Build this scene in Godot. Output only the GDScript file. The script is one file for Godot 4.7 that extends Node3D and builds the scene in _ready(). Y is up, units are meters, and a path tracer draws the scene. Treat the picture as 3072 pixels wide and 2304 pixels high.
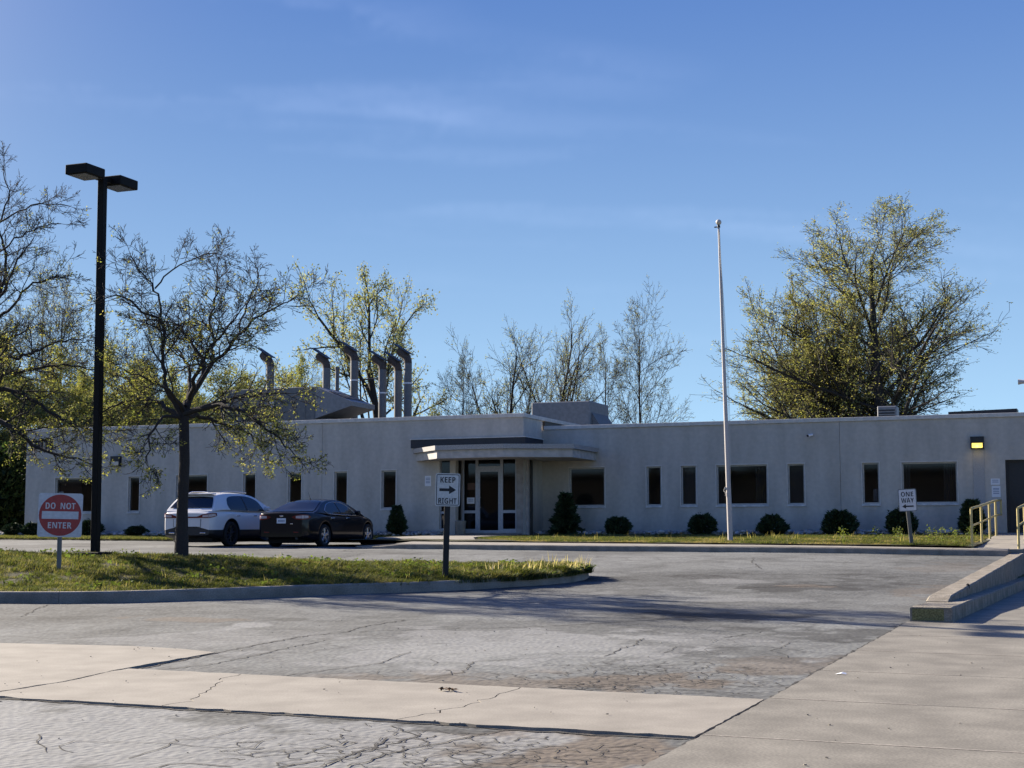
extends Node3D
# World axes: x runs along the office front (to the right), y up, z out of the front towards the road. Metres.

const EYE := Vector3(19.684, 1.65, 50.288)
const SINA := 0.3714
const COSA := 0.9285
var rng := RandomNumberGenerator.new()
var M := {}
var used := {}

class MB:
	var v := PackedVector3Array()
	var n := PackedVector3Array()
	var c := PackedColorArray()
	var uv := PackedVector2Array()
	var i := PackedInt32Array()
	var tint := Color(0, 0, 0, 0)

	func quad(a: Vector3, b: Vector3, d: Vector3, e: Vector3) -> void:
		var k := v.size()
		var nn := (b - a).cross(e - a)
		if nn.length_squared() < 1e-16:
			nn = (d - b).cross(e - b)
		nn = nn.normalized()
		v.append(a); v.append(b); v.append(d); v.append(e)
		n.append(nn); n.append(nn); n.append(nn); n.append(nn)
		if tint.a > 0.0:
			c.append(tint); c.append(tint); c.append(tint); c.append(tint)
		i.append_array([k, k + 2, k + 1, k, k + 3, k + 2])

	func tri(a: Vector3, b: Vector3, d: Vector3) -> void:
		var k := v.size()
		var nn := (b - a).cross(d - a).normalized()
		v.append(a); v.append(b); v.append(d)
		n.append(nn); n.append(nn); n.append(nn)
		if tint.a > 0.0:
			c.append(tint); c.append(tint); c.append(tint)
		i.append_array([k, k + 2, k + 1])

	# box between two corners, in a frame
	func box(lo: Vector3, hi: Vector3, t := Transform3D.IDENTITY) -> void:
		var p := []
		for k in 8:
			p.append(t * Vector3(hi.x if k & 1 else lo.x, hi.y if k & 2 else lo.y, hi.z if k & 4 else lo.z))
		quad(p[4], p[5], p[7], p[6])
		quad(p[1], p[0], p[2], p[3])
		quad(p[5], p[1], p[3], p[7])
		quad(p[0], p[4], p[6], p[2])
		quad(p[6], p[7], p[3], p[2])
		quad(p[0], p[1], p[5], p[4])

	# box with chamfered long edges all round
	func cbox(lo: Vector3, hi: Vector3, b: float, t := Transform3D.IDENTITY) -> void:
		var xs := [lo.x, lo.x + b, hi.x - b, hi.x]
		var ys := [lo.y, lo.y + b, hi.y - b, hi.y]
		var zs := [lo.z, lo.z + b, hi.z - b, hi.z]
		var ring := func(y: float, s: float) -> Array:
			var o := b * s
			return [Vector3(xs[0] + o, y, zs[1]), Vector3(xs[0] + o, y, zs[2]), Vector3(xs[1], y, zs[3] - o), Vector3(xs[2], y, zs[3] - o), Vector3(xs[3] - o, y, zs[2]), Vector3(xs[3] - o, y, zs[1]), Vector3(xs[2], y, zs[0] + o), Vector3(xs[1], y, zs[0] + o)]
		var rr := [ring.call(ys[0], 1.0), ring.call(ys[1], 0.0), ring.call(ys[2], 0.0), ring.call(ys[3], 1.0)]
		for a in 3:
			for k in 8:
				var m := (k + 1) % 8
				quad(t * rr[a][k], t * rr[a][m], t * rr[a + 1][m], t * rr[a + 1][k])
		for k in range(1, 7):
			tri(t * rr[3][0], t * rr[3][k], t * rr[3][k + 1])
			tri(t * rr[0][0], t * rr[0][k + 1], t * rr[0][k])

	func tube(p: PackedVector3Array, r: PackedFloat32Array, sides: int, cap := false) -> void:
		var k0 := v.size()
		var m := p.size()
		var side := Vector3.ZERO
		for a in m:
			var d := (p[mini(a + 1, m - 1)] - p[maxi(a - 1, 0)]).normalized()
			if a == 0:
				side = d.cross(Vector3.UP if absf(d.y) < 0.9 else Vector3.RIGHT).normalized()
			else:
				side = (side - d * side.dot(d)).normalized()
			var up := d.cross(side)
			for s in sides:
				var w := TAU * s / sides
				var q := side * cos(w) + up * sin(w)
				v.append(p[a] + q * r[a])
				n.append(q)
				if tint.a > 0.0:
					c.append(tint)
		for a in m - 1:
			for s in sides:
				var s2 := (s + 1) % sides
				var A := k0 + a * sides + s
				var B := k0 + a * sides + s2
				var C := k0 + (a + 1) * sides + s2
				var D := k0 + (a + 1) * sides + s
				i.append_array([A, C, B, A, D, C])
		if cap:
			for e in [0, m - 1]:
				var d := (p[1] - p[0]).normalized() * -1.0 if e == 0 else (p[m - 1] - p[m - 2]).normalized()
				var k := v.size()
				v.append(p[e]); n.append(d)
				if tint.a > 0.0:
					c.append(tint)
				for s in sides:
					v.append(v[k0 + e * sides + s]); n.append(d)
					if tint.a > 0.0:
						c.append(tint)
				for s in sides:
					var s2 := (s + 1) % sides
					if e == 0:
						i.append_array([k, k + 1 + s, k + 1 + s2])
					else:
						i.append_array([k, k + 1 + s2, k + 1 + s])

	func cyl(a: Vector3, b: Vector3, r0: float, r1: float, sides := 12) -> void:
		tube(PackedVector3Array([a, b]), PackedFloat32Array([r0, r1]), sides, true)

	# lathe round an axis: profile of (radius, along)
	func lathe(o: Vector3, axis: Vector3, prof: Array, sides := 16) -> void:
		var p := PackedVector3Array()
		var r := PackedFloat32Array()
		for q in prof:
			p.append(o + axis * q.y)
			r.append(maxf(q.x, 0.0005))
		var s := axis.cross(Vector3.UP if absf(axis.y) < 0.9 else Vector3.RIGHT).normalized()
		var t := axis.cross(s)
		for a in p.size() - 1:
			for k in sides:
				var w0 := TAU * k / sides
				var w1 := TAU * (k + 1) / sides
				var q0 := s * cos(w0) + t * sin(w0)
				var q1 := s * cos(w1) + t * sin(w1)
				var k0 := v.size()
				var dr := r[a + 1] - r[a]
				var dl: float = prof[a + 1].y - prof[a].y
				var n0 := (q0 * dl - axis * dr).normalized()
				var n1 := (q1 * dl - axis * dr).normalized()
				v.append(p[a] + q0 * r[a]); v.append(p[a] + q1 * r[a]); v.append(p[a + 1] + q1 * r[a + 1]); v.append(p[a + 1] + q0 * r[a + 1])
				n.append(n0); n.append(n1); n.append(n1); n.append(n0)
				if tint.a > 0.0:
					c.append(tint); c.append(tint); c.append(tint); c.append(tint)
				i.append_array([k0, k0 + 2, k0 + 1, k0, k0 + 3, k0 + 2])

	# upright prism on a polygon of (x, z); y from callables or numbers
	func prism(poly: PackedVector2Array, y0: Callable, y1: Callable) -> void:
		var m := poly.size()
		var area := 0.0
		for a in m:
			var q := poly[a]
			var w := poly[(a + 1) % m]
			area += q.x * w.y - w.x * q.y
		var pl := poly.duplicate()
		if area < 0.0:
			pl.reverse()
		for a in m:
			var q := pl[a]
			var w := pl[(a + 1) % m]
			quad(Vector3(w.x, y0.call(w.x, w.y), w.y), Vector3(q.x, y0.call(q.x, q.y), q.y), Vector3(q.x, y1.call(q.x, q.y), q.y), Vector3(w.x, y1.call(w.x, w.y), w.y))
		var t := Geometry2D.triangulate_polygon(pl)
		for a in range(0, t.size(), 3):
			var x := []
			for b in 3:
				var q := pl[t[a + b]]
				x.append(Vector3(q.x, y1.call(q.x, q.y), q.y))
			if (x[1] - x[0]).cross(x[2] - x[0]).y < 0.0:
				tri(x[0], x[2], x[1])
			else:
				tri(x[0], x[1], x[2])

	func mesh() -> ArrayMesh:
		var a := []
		a.resize(Mesh.ARRAY_MAX)
		a[Mesh.ARRAY_VERTEX] = v
		a[Mesh.ARRAY_NORMAL] = n
		a[Mesh.ARRAY_INDEX] = i
		if c.size() == v.size():
			a[Mesh.ARRAY_COLOR] = c
		if uv.size() == v.size():
			a[Mesh.ARRAY_TEX_UV] = uv
		var m := ArrayMesh.new()
		m.add_surface_from_arrays(Mesh.PRIMITIVE_TRIANGLES, a)
		return m

# ---------------------------------------------------------------- nodes
func numbered(called: String) -> String:
	var k: int = used.get(called, 0)
	used[called] = k + 1
	return called if k == 0 else "%s_%03d" % [called, k]

func part(called: String, m, mt: Material, parent: Node3D) -> MeshInstance3D:
	var o := MeshInstance3D.new()
	o.mesh = m.mesh() if m is MB else m
	o.material_override = mt
	o.name = called
	parent.add_child(o, true)
	return o

func top(called: String, m, mt: Material, label: String, category: String, group := "", kind := "") -> MeshInstance3D:
	var o := MeshInstance3D.new()
	o.mesh = m.mesh() if m is MB else m
	o.material_override = mt
	o.name = numbered(called)
	add_child(o)
	tag(o, label, category, group, kind)
	return o

func thing(called: String, at: Vector3, turn: float, label: String, category: String, group := "") -> Node3D:
	var o := Node3D.new()
	o.name = numbered(called)
	add_child(o)
	o.position = at
	o.rotation.y = turn
	tag(o, label, category, group)
	return o

func tag(o: Node3D, label: String, category: String, group := "", kind := "") -> void:
	if label: o.set_meta("label", label)
	if category: o.set_meta("category", category)
	if group: o.set_meta("group", group)
	if kind: o.set_meta("kind", kind)

func struct(called: String, m, mt: Material, label: String, category: String) -> MeshInstance3D:
	return top(called, m, mt, label, category, "", "structure")

func holder(called: String, label: String, category: String) -> Node3D:
	var o := Node3D.new()
	o.name = numbered(called)
	add_child(o)
	tag(o, label, category, "", "structure")
	return o

# ---------------------------------------------------------------- materials
func L(r: float, g: float, b: float) -> Color:
	return Color(r, g, b).linear_to_srgb()

func noise_tex(freq: float, octaves: int, lo: Color, hi: Color, sd: int, size := 512, kind := FastNoiseLite.TYPE_SIMPLEX_SMOOTH, mid := 0.5) -> NoiseTexture2D:
	var f := FastNoiseLite.new()
	f.noise_type = kind
	f.seed = sd
	f.frequency = freq
	f.fractal_octaves = octaves
	var g := Gradient.new()
	g.set_color(0, lo)
	g.set_color(1, hi)
	if mid != 0.5:
		g.add_point(mid, lo.lerp(hi, 0.5))
	var t := NoiseTexture2D.new()
	t.width = size
	t.height = size
	t.seamless = true
	t.noise = f
	t.color_ramp = g
	return t

func bump_tex(freq: float, octaves: int, sd: int, size := 512) -> NoiseTexture2D:
	return noise_tex(freq, octaves, Color.BLACK, Color.WHITE, sd, size)

func mat(called: String, col: Color, rough: float, tex: Texture2D = null, scale := 1.0, bump: Texture2D = null, depth := 0.0) -> StandardMaterial3D:
	var m := StandardMaterial3D.new()
	m.resource_name = called
	m.albedo_color = col
	m.roughness = rough
	if tex:
		m.albedo_texture = tex
	if bump:
		m.heightmap_enabled = true
		m.heightmap_texture = bump
		m.heightmap_scale = depth
	if tex or bump:
		m.uv1_triplanar = true
		m.uv1_world_triplanar = true
		m.uv1_scale = Vector3.ONE * scale
	M[called] = m
	return m

func over(m: StandardMaterial3D, tex: Texture2D, scale: Vector3) -> void:
	m.detail_enabled = true
	m.detail_albedo = tex
	m.detail_blend_mode = BaseMaterial3D.BLEND_MODE_MUL
	m.detail_uv_layer = BaseMaterial3D.DETAIL_UV_2
	m.uv2_triplanar = true
	m.uv2_world_triplanar = true
	m.uv2_scale = scale

func gray(x: float, warm := 0.0) -> Color:
	return Color(x + warm, x, x - warm)

func block_relief() -> ImageTexture:
	# shallow mortar joints of painted block, eight blocks wide and sixteen courses high in 3.2 m, with a little grain
	var s := 1024
	var f := FastNoiseLite.new()
	f.seed = 3
	f.frequency = 0.12
	var px := f.get_image(s, s, false, false, false).get_data()
	for y in s:
		var course := y / 64
		var jy := y % 64 < 3
		for x in s:
			var v := 150 + px[y * s + x] / 8
			if jy or (x + (64 if course % 2 else 0)) % 128 < 3:
				v -= 70
			px[y * s + x] = v
	return ImageTexture.create_from_image(Image.create_from_data(s, s, false, Image.FORMAT_L8, px))

func materials() -> void:
	var grain := noise_tex(0.09, 4, gray(0.82), gray(1.0), 1)
	var soft := noise_tex(0.012, 5, gray(0.86), gray(1.0), 2)
	var blotch := noise_tex(0.006, 6, gray(0.80), gray(1.0), 3)
	var bumps := bump_tex(0.08, 4, 4)
	var fine := bump_tex(0.2, 3, 5)
	var w := mat("painted_block", L(0.575, 0.535, 0.465), 0.85, noise_tex(0.03, 6, gray(0.93), gray(1.0), 8), 0.3125, block_relief(), 0.7)
	over(w, noise_tex(0.008, 6, gray(0.87, 0.006), gray(1.0), 6), Vector3(0.3, 0.06, 0.3))
	mat("coping", L(0.68, 0.64, 0.57), 0.6, soft, 0.5)
	mat("canopy_paint", L(0.52, 0.49, 0.45), 0.7, blotch, 0.7)
	mat("canopy_drip_edge", L(0.54, 0.53, 0.51), 0.6, noise_tex(0.05, 5, gray(0.6, 0.02), gray(1.0), 7), 0.9)
	mat("dark_metal", L(0.018, 0.018, 0.024), 0.5, soft, 0.7)
	mat("entry_stone", L(0.38, 0.355, 0.33), 0.85, blotch, 0.8, bumps, 0.3)
	mat("roofing", L(0.10, 0.10, 0.10), 0.9, grain, 0.7)
	mat("aluminium", L(0.45, 0.47, 0.50), 0.4, soft, 1.5)
	mat("window_frame", L(0.52, 0.50, 0.45), 0.6, soft, 1.2)
	mat("sill", L(0.66, 0.65, 0.62), 0.7, blotch, 1.0)
	mat("inside", L(0.42, 0.41, 0.38), 0.9)
	mat("carpet", L(0.12, 0.115, 0.11), 0.95)
	mat("blind", L(0.22, 0.21, 0.19), 0.8)
	mat("curtain", L(0.14, 0.075, 0.05), 0.9, soft, 2.0)
	var gl := mat("glass", Color(0.016, 0.019, 0.022, 0.62), 0.03)
	gl.metallic_specular = 0.4
	gl.transparency = BaseMaterial3D.TRANSPARENCY_ALPHA
	mat("door_paint", L(0.02, 0.02, 0.021), 0.55, soft, 1.0)
	mat("black_plastic", L(0.012, 0.012, 0.013), 0.5)
	mat("paper", L(0.72, 0.73, 0.74), 0.7)
	mat("print_blue", L(0.16, 0.2, 0.3), 0.7)
	mat("lens", L(0.55, 0.5, 0.42), 0.3)
	var lit := mat("lamp_lens_lit", L(0.8, 0.75, 0.4), 0.3)
	lit.emission_enabled = true
	lit.emission = Color(1.0, 0.87, 0.32)
	lit.emission_energy_multiplier = 0.55
	# roads and concrete
	var conc := mat("concrete", L(0.355, 0.328, 0.275), 0.9, noise_tex(0.007, 8, gray(0.84, 0.004), gray(1.0), 9, 1024), 0.21, bumps, 0.05)
	over(conc, noise_tex(0.11, 4, Color(0.86, 0.855, 0.845), Color(1, 1, 0.995), 11), Vector3(0.7, 0.7, 0.7))
	var apron := mat("apron_concrete", L(0.335, 0.312, 0.262), 0.9, noise_tex(0.007, 8, gray(0.76, 0.004), gray(1.0), 12, 1024), 0.17, bumps, 0.05)
	over(apron, noise_tex(0.11, 4, Color(0.72, 0.725, 0.715), Color(1, 0.995, 0.98), 13), Vector3(0.6, 0.6, 0.6))
	var kb := mat("kerb_concrete", L(0.52, 0.465, 0.385), 0.92, noise_tex(0.07, 5, gray(0.7), gray(1.0), 14), 1.0, bumps, 0.6)
	over(kb, noise_tex(0.012, 6, Color(0.66, 0.66, 0.65), Color(1, 1, 1), 15), Vector3(0.3, 0.3, 0.3))
	var wc := mat("wall_concrete", L(0.47, 0.42, 0.34), 0.92, noise_tex(0.06, 5, gray(0.7), gray(1.0), 16), 0.9, bumps, 0.9)
	over(wc, noise_tex(0.015, 6, Color(0.68, 0.67, 0.63), Color(1, 1, 1), 17), Vector3(0.35, 0.35, 0.35))
	mat("lichen_paint", L(0.36, 0.33, 0.14), 0.9, noise_tex(0.04, 5, Color(0.55, 0.55, 0.5), Color(1, 1, 1), 18), 1.5, bumps, 0.8)
	mat("joint_sealant", L(0.5, 0.45, 0.38), 0.9, noise_tex(0.03, 4, gray(0.72), gray(1.0), 19), 1.0)
	mat("crack_dirt", L(0.028, 0.026, 0.024), 0.98, grain, 2.0)
	mat("soil", L(0.06, 0.045, 0.03), 1.0, noise_tex(0.05, 5, gray(0.55), gray(1.0), 20), 0.8)
	mat("rock", L(0.36, 0.35, 0.34), 0.9, blotch, 1.5)
	M["rock"].vertex_color_use_as_albedo = true
	var field := mat("field_grass", L(0.11, 0.13, 0.035), 1.0, noise_tex(0.06, 5, Color(0.62, 0.66, 0.5), Color(1, 1, 1), 21), 0.5)
	over(field, noise_tex(0.012, 5, Color(0.75, 0.8, 0.7), Color(1, 1, 0.95), 22), Vector3(0.05, 0.05, 0.05))
	var turf := mat("turf", L(0.10, 0.10, 0.035), 1.0, noise_tex(0.08, 5, Color(0.5, 0.5, 0.4), Color(1, 1, 1), 23), 0.9, bumps, 3.0)
	over(turf, noise_tex(0.02, 5, Color(0.8, 0.72, 0.6), Color(0.95, 1, 0.9), 24), Vector3(0.2, 0.2, 0.2))
	# plants
	for q in [["bark", 0.060, 0.051, 0.046], ["bark_far", 0.068, 0.060, 0.054], ["bark_pale", 0.11, 0.10, 0.09]]:
		mat(q[0], L(q[1], q[2], q[3]), 0.95, noise_tex(0.06, 4, gray(0.6), gray(1.0), 25), 1.2, bumps, 1.2)
	for q in ["leaf", "needle", "blade"]:
		var m := mat(q, Color.WHITE, 0.75)
		m.vertex_color_use_as_albedo = true
		m.backlight_enabled = true
		m.backlight = Color(1.0, 1.0, 0.7) if q != "needle" else Color(0.25, 0.3, 0.15)
		m.metallic_specular = 0.3
		m.cull_mode = BaseMaterial3D.CULL_DISABLED
	# metal things
	mat("pole_white", L(0.52, 0.49, 0.47), 0.5, noise_tex(0.03, 4, gray(0.86, 0.01), gray(1.0), 27), 1.2)
	mat("pole_bronze", L(0.010, 0.0095, 0.009), 0.6, soft, 1.0)
	M["pole_bronze"].metallic_specular = 0.25
	mat("galvanised", L(0.20, 0.215, 0.225), 0.45, grain, 2.0)
	M["galvanised"].metallic = 0.5
	mat("post_wood", L(0.045, 0.042, 0.036), 0.9, noise_tex(0.05, 4, gray(0.6), gray(1.0), 28), 2.0)
	mat("post_weathered", L(0.16, 0.165, 0.15), 0.9, noise_tex(0.05, 4, gray(0.7), gray(1.0), 29), 2.0)
	mat("sign_white", L(0.66, 0.67, 0.68), 0.5, soft, 2.0)
	mat("sign_cream", L(0.70, 0.69, 0.63), 0.5, soft, 2.0)
	mat("sign_red", L(0.40, 0.045, 0.04), 0.5, soft, 2.0)
	mat("sign_black", L(0.012, 0.012, 0.014), 0.6)
	mat("rail_yellow", L(0.62, 0.53, 0.22), 0.55, noise_tex(0.04, 5, gray(0.75, 0.03), gray(1.0), 30), 2.0)
	mat("roof_unit", L(0.15, 0.155, 0.155), 0.55, soft, 0.8)
	mat("roof_unit_pale", L(0.24, 0.245, 0.25), 0.55, soft, 0.8)
	mat("duct", L(0.16, 0.165, 0.175), 0.5, noise_tex(0.03, 5, gray(0.74), gray(1.0), 31), 0.8)
	mat("duct_rust", L(0.17, 0.135, 0.11), 0.75, noise_tex(0.03, 6, Color(0.35, 0.3, 0.28), Color(1, 1, 1), 32), 1.4)
	mat("brass_ball", L(0.55, 0.5, 0.42), 0.35)
	mat("rope", L(0.5, 0.48, 0.44), 0.9)
	# cars
	for q in [["paint_white", 0.68, 0.67, 0.65], ["paint_black", 0.006, 0.0065, 0.010]]:
		var m := mat(q[0], L(q[1], q[2], q[3]), 0.35)
		m.clearcoat_enabled = true
		m.clearcoat = 0.5
		m.metallic_specular = 0.2
		m.clearcoat_roughness = 0.04
	mat("trim_black", L(0.014, 0.014, 0.015), 0.55)
	mat("tyre", L(0.012, 0.012, 0.012), 0.85)
	var ch := mat("rim_silver", L(0.55, 0.56, 0.58), 0.25)
	ch.metallic = 0.85
	var dk := mat("rim_dark", L(0.05, 0.052, 0.055), 0.3)
	dk.metallic = 0.7
	var cr := mat("chrome", L(0.75, 0.76, 0.78), 0.12)
	cr.metallic = 1.0
	mat("car_glass", L(0.006, 0.007, 0.009), 0.04)
	mat("lamp_red", L(0.13, 0.010, 0.012), 0.12)
	mat("lamp_clear", L(0.5, 0.42, 0.42), 0.1)
	mat("underbody", L(0.008, 0.008, 0.008), 0.9)

# ---------------------------------------------------------------- heights
const PD := [-60.0, 0.0, 12.0, 20.0, 28.0, 34.0, 40.5, 47.5, 54.0, 58.0, 62.0, 200.0, 900.0]
const PG := [-0.6, 0.0, 0.25, 0.45, 0.70, 0.99, 1.28, 1.435, 1.55, 1.62, 1.70, 2.05, 2.05]

func gy(x: float, z: float) -> float:
	var d := (EYE.x - x) * SINA + (EYE.z - z) * COSA
	for k in range(1, PD.size()):
		if d <= PD[k]:
			return lerpf(PG[k - 1], PG[k], (d - PD[k - 1]) / (PD[k] - PD[k - 1]))
	return 2.05

func lawn_y(x: float, z: float) -> float:
	if x < -2.9:
		return lerpf(1.80, gy(x, 2.8) + 0.06, clampf((z - 0.2) / 2.6, 0.0, 1.0))
	return lerpf(1.79, gy(x, 9.0) + 0.225, clampf((z + 1.2) / 9.6, 0.0, 1.0))

func _ready() -> void:
	rng.seed = 20
	# camera
	var cam := Camera3D.new()
	cam.name = "camera"
	cam.fov = 28.02
	cam.near = 0.2
	cam.far = 2000.0
	cam.position = EYE
	cam.rotation = Vector3(deg_to_rad(5.763), asin(SINA), 0)
	add_child(cam)
	cam.current = true
	# sky and sun
	var env := Environment.new()
	env.background_mode = Environment.BG_SKY
	env.tonemap_mode = Environment.TONE_MAPPER_LINEAR
	env.tonemap_exposure = 2.75
	env.sdfgi_enabled = true
	env.ssao_enabled = true
	env.ssil_enabled = true
	var sm := ProceduralSkyMaterial.new()
	sm.sky_top_color = L(0.005, 0.037, 0.176)
	sm.sky_horizon_color = L(0.218, 0.340, 0.428)
	sm.sky_curve = 0.15
	sm.ground_bottom_color = L(0.05, 0.05, 0.045)
	sm.ground_horizon_color = L(0.12, 0.13, 0.13)
	sm.sun_angle_max = 100.0
	sm.sun_curve = 0.136
	sm.sky_cover = cirrus()
	sm.sky_cover_modulate = Color(0.45, 0.46, 0.5, 0.7)
	env.sky = Sky.new()
	env.sky.sky_material = sm
	var we := WorldEnvironment.new()
	we.name = "world"
	we.environment = env
	add_child(we)
	var sun := DirectionalLight3D.new()
	sun.name = "sun"
	sun.light_energy = 1.5
	sun.light_color = Color(1.0, 0.95, 0.88)
	sun.light_angular_distance = 0.5
	sun.shadow_enabled = true
	add_child(sun)
	var e := deg_to_rad(25.0)
	var to_sun := Vector3(-0.966 * cos(e), sin(e), -0.26 * cos(e))
	sun.look_at_from_position(Vector3(0, 60, 0) + to_sun, Vector3(0, 60, 0))
	materials()
	# the place
	terrain()
	parking_lot()
	concrete()
	kerbs_and_lawns()
	building()
	roof_things()
	wall_things()
	# objects
	cars()
	signs()
	poles()
	rails()
	trees()
	shrubs()
	grass()
	small_things()
	across_the_road()

func cirrus() -> ImageTexture:
	# thin streaks of ice cloud, all round the sky
	var w := 2048
	var h := 1024
	var f := FastNoiseLite.new()
	f.seed = 17
	f.noise_type = FastNoiseLite.TYPE_SIMPLEX_SMOOTH
	f.fractal_octaves = 5
	f.frequency = 1.0
	f.domain_warp_enabled = true
	f.domain_warp_amplitude = 0.9
	f.domain_warp_frequency = 0.6
	var g := FastNoiseLite.new()
	g.seed = 21
	g.frequency = 1.1
	g.fractal_octaves = 3
	var px := PackedByteArray()
	px.resize(w * h * 4)
	for y in h / 2:
		var up := (0.5 - (y + 0.5) / h) * PI
		var lift := 1.0 / (sin(up) + 0.12)
		for x in range(0, w):
			var a := TAU * (x + 0.5) / w
			# streaks run across the sky: stretched on a flat cloud sheet
			var sx := cos(a) * cos(up) * lift
			var sy := sin(a) * cos(up) * lift
			var s := sx * 0.5 + sy * 0.87
			var t := -sx * 0.87 + sy * 0.5
			var q := f.get_noise_2d(s * 0.55, t * 2.6) * 0.5 + 0.5
			var patch := clampf((g.get_noise_2d(s * 0.5 + 3.0, t * 0.7) + 0.25) * 2.0, 0.0, 1.0)
			var d := pow(clampf((q - 0.47) * 3.0, 0.0, 1.0), 1.4) * patch
			var lo := clampf((up - 0.10) * 7.0, 0.0, 1.0)
			var k := (y * w + x) * 4
			px[k] = 255
			px[k + 1] = 255
			px[k + 2] = 255
			px[k + 3] = int(d * lo * 90.0)
	return ImageTexture.create_from_image(Image.create_from_data(w, h, false, Image.FORMAT_RGBA8, px))

func sheet(us: Array, ns: Array, f: Callable, uvs := Rect2()) -> MB:
	var m := MB.new()
	var w := us.size()
	for b in ns.size():
		for a in w:
			var y: float = f.call(us[a], ns[b])
			m.v.append(Vector3(us[a], y, ns[b]))
			var dx: float = f.call(us[a] + 0.05, ns[b]) - y
			var dz: float = f.call(us[a], ns[b] + 0.05) - y
			m.n.append(Vector3(-dx, 0.05, -dz).normalized())
			if uvs.size.x > 0.0:
				m.uv.append(Vector2((us[a] - uvs.position.x) / uvs.size.x, (ns[b] - uvs.position.y) / uvs.size.y))
	for b in ns.size() - 1:
		for a in w - 1:
			var k := b * w + a
			m.i.append_array([k, k + 1, k + w + 1, k, k + w + 1, k + w])
	return m

func steps(a: float, b: float, d: float) -> Array:
	var o := []
	var k := maxi(1, int(round(absf(b - a) / d)))
	for q in k + 1:
		o.append(lerpf(a, b, float(q) / k))
	return o

func terrain() -> void:
	var us := [-900.0, -400.0, -200.0, -120.0] + steps(-90, 16.9, 3.0) + [17.05, 17.2] + steps(18, 90, 4.0) + [150.0, 300.0, 900.0]
	var ns := [-900.0, -400.0, -200.0, -120.0] + steps(-90, 90, 3.0) + [150.0, 300.0, 900.0]
	var m := sheet(us, ns, func(x, z):
		var y := gy(x, z) - 0.07
		if x > 17.1 and z > -40.0:
			y = minf(y, 0.42)
		return y)
	struct("ground", m, M.field_grass, "open grassy ground reaching to the horizon around the office", "ground")

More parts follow.
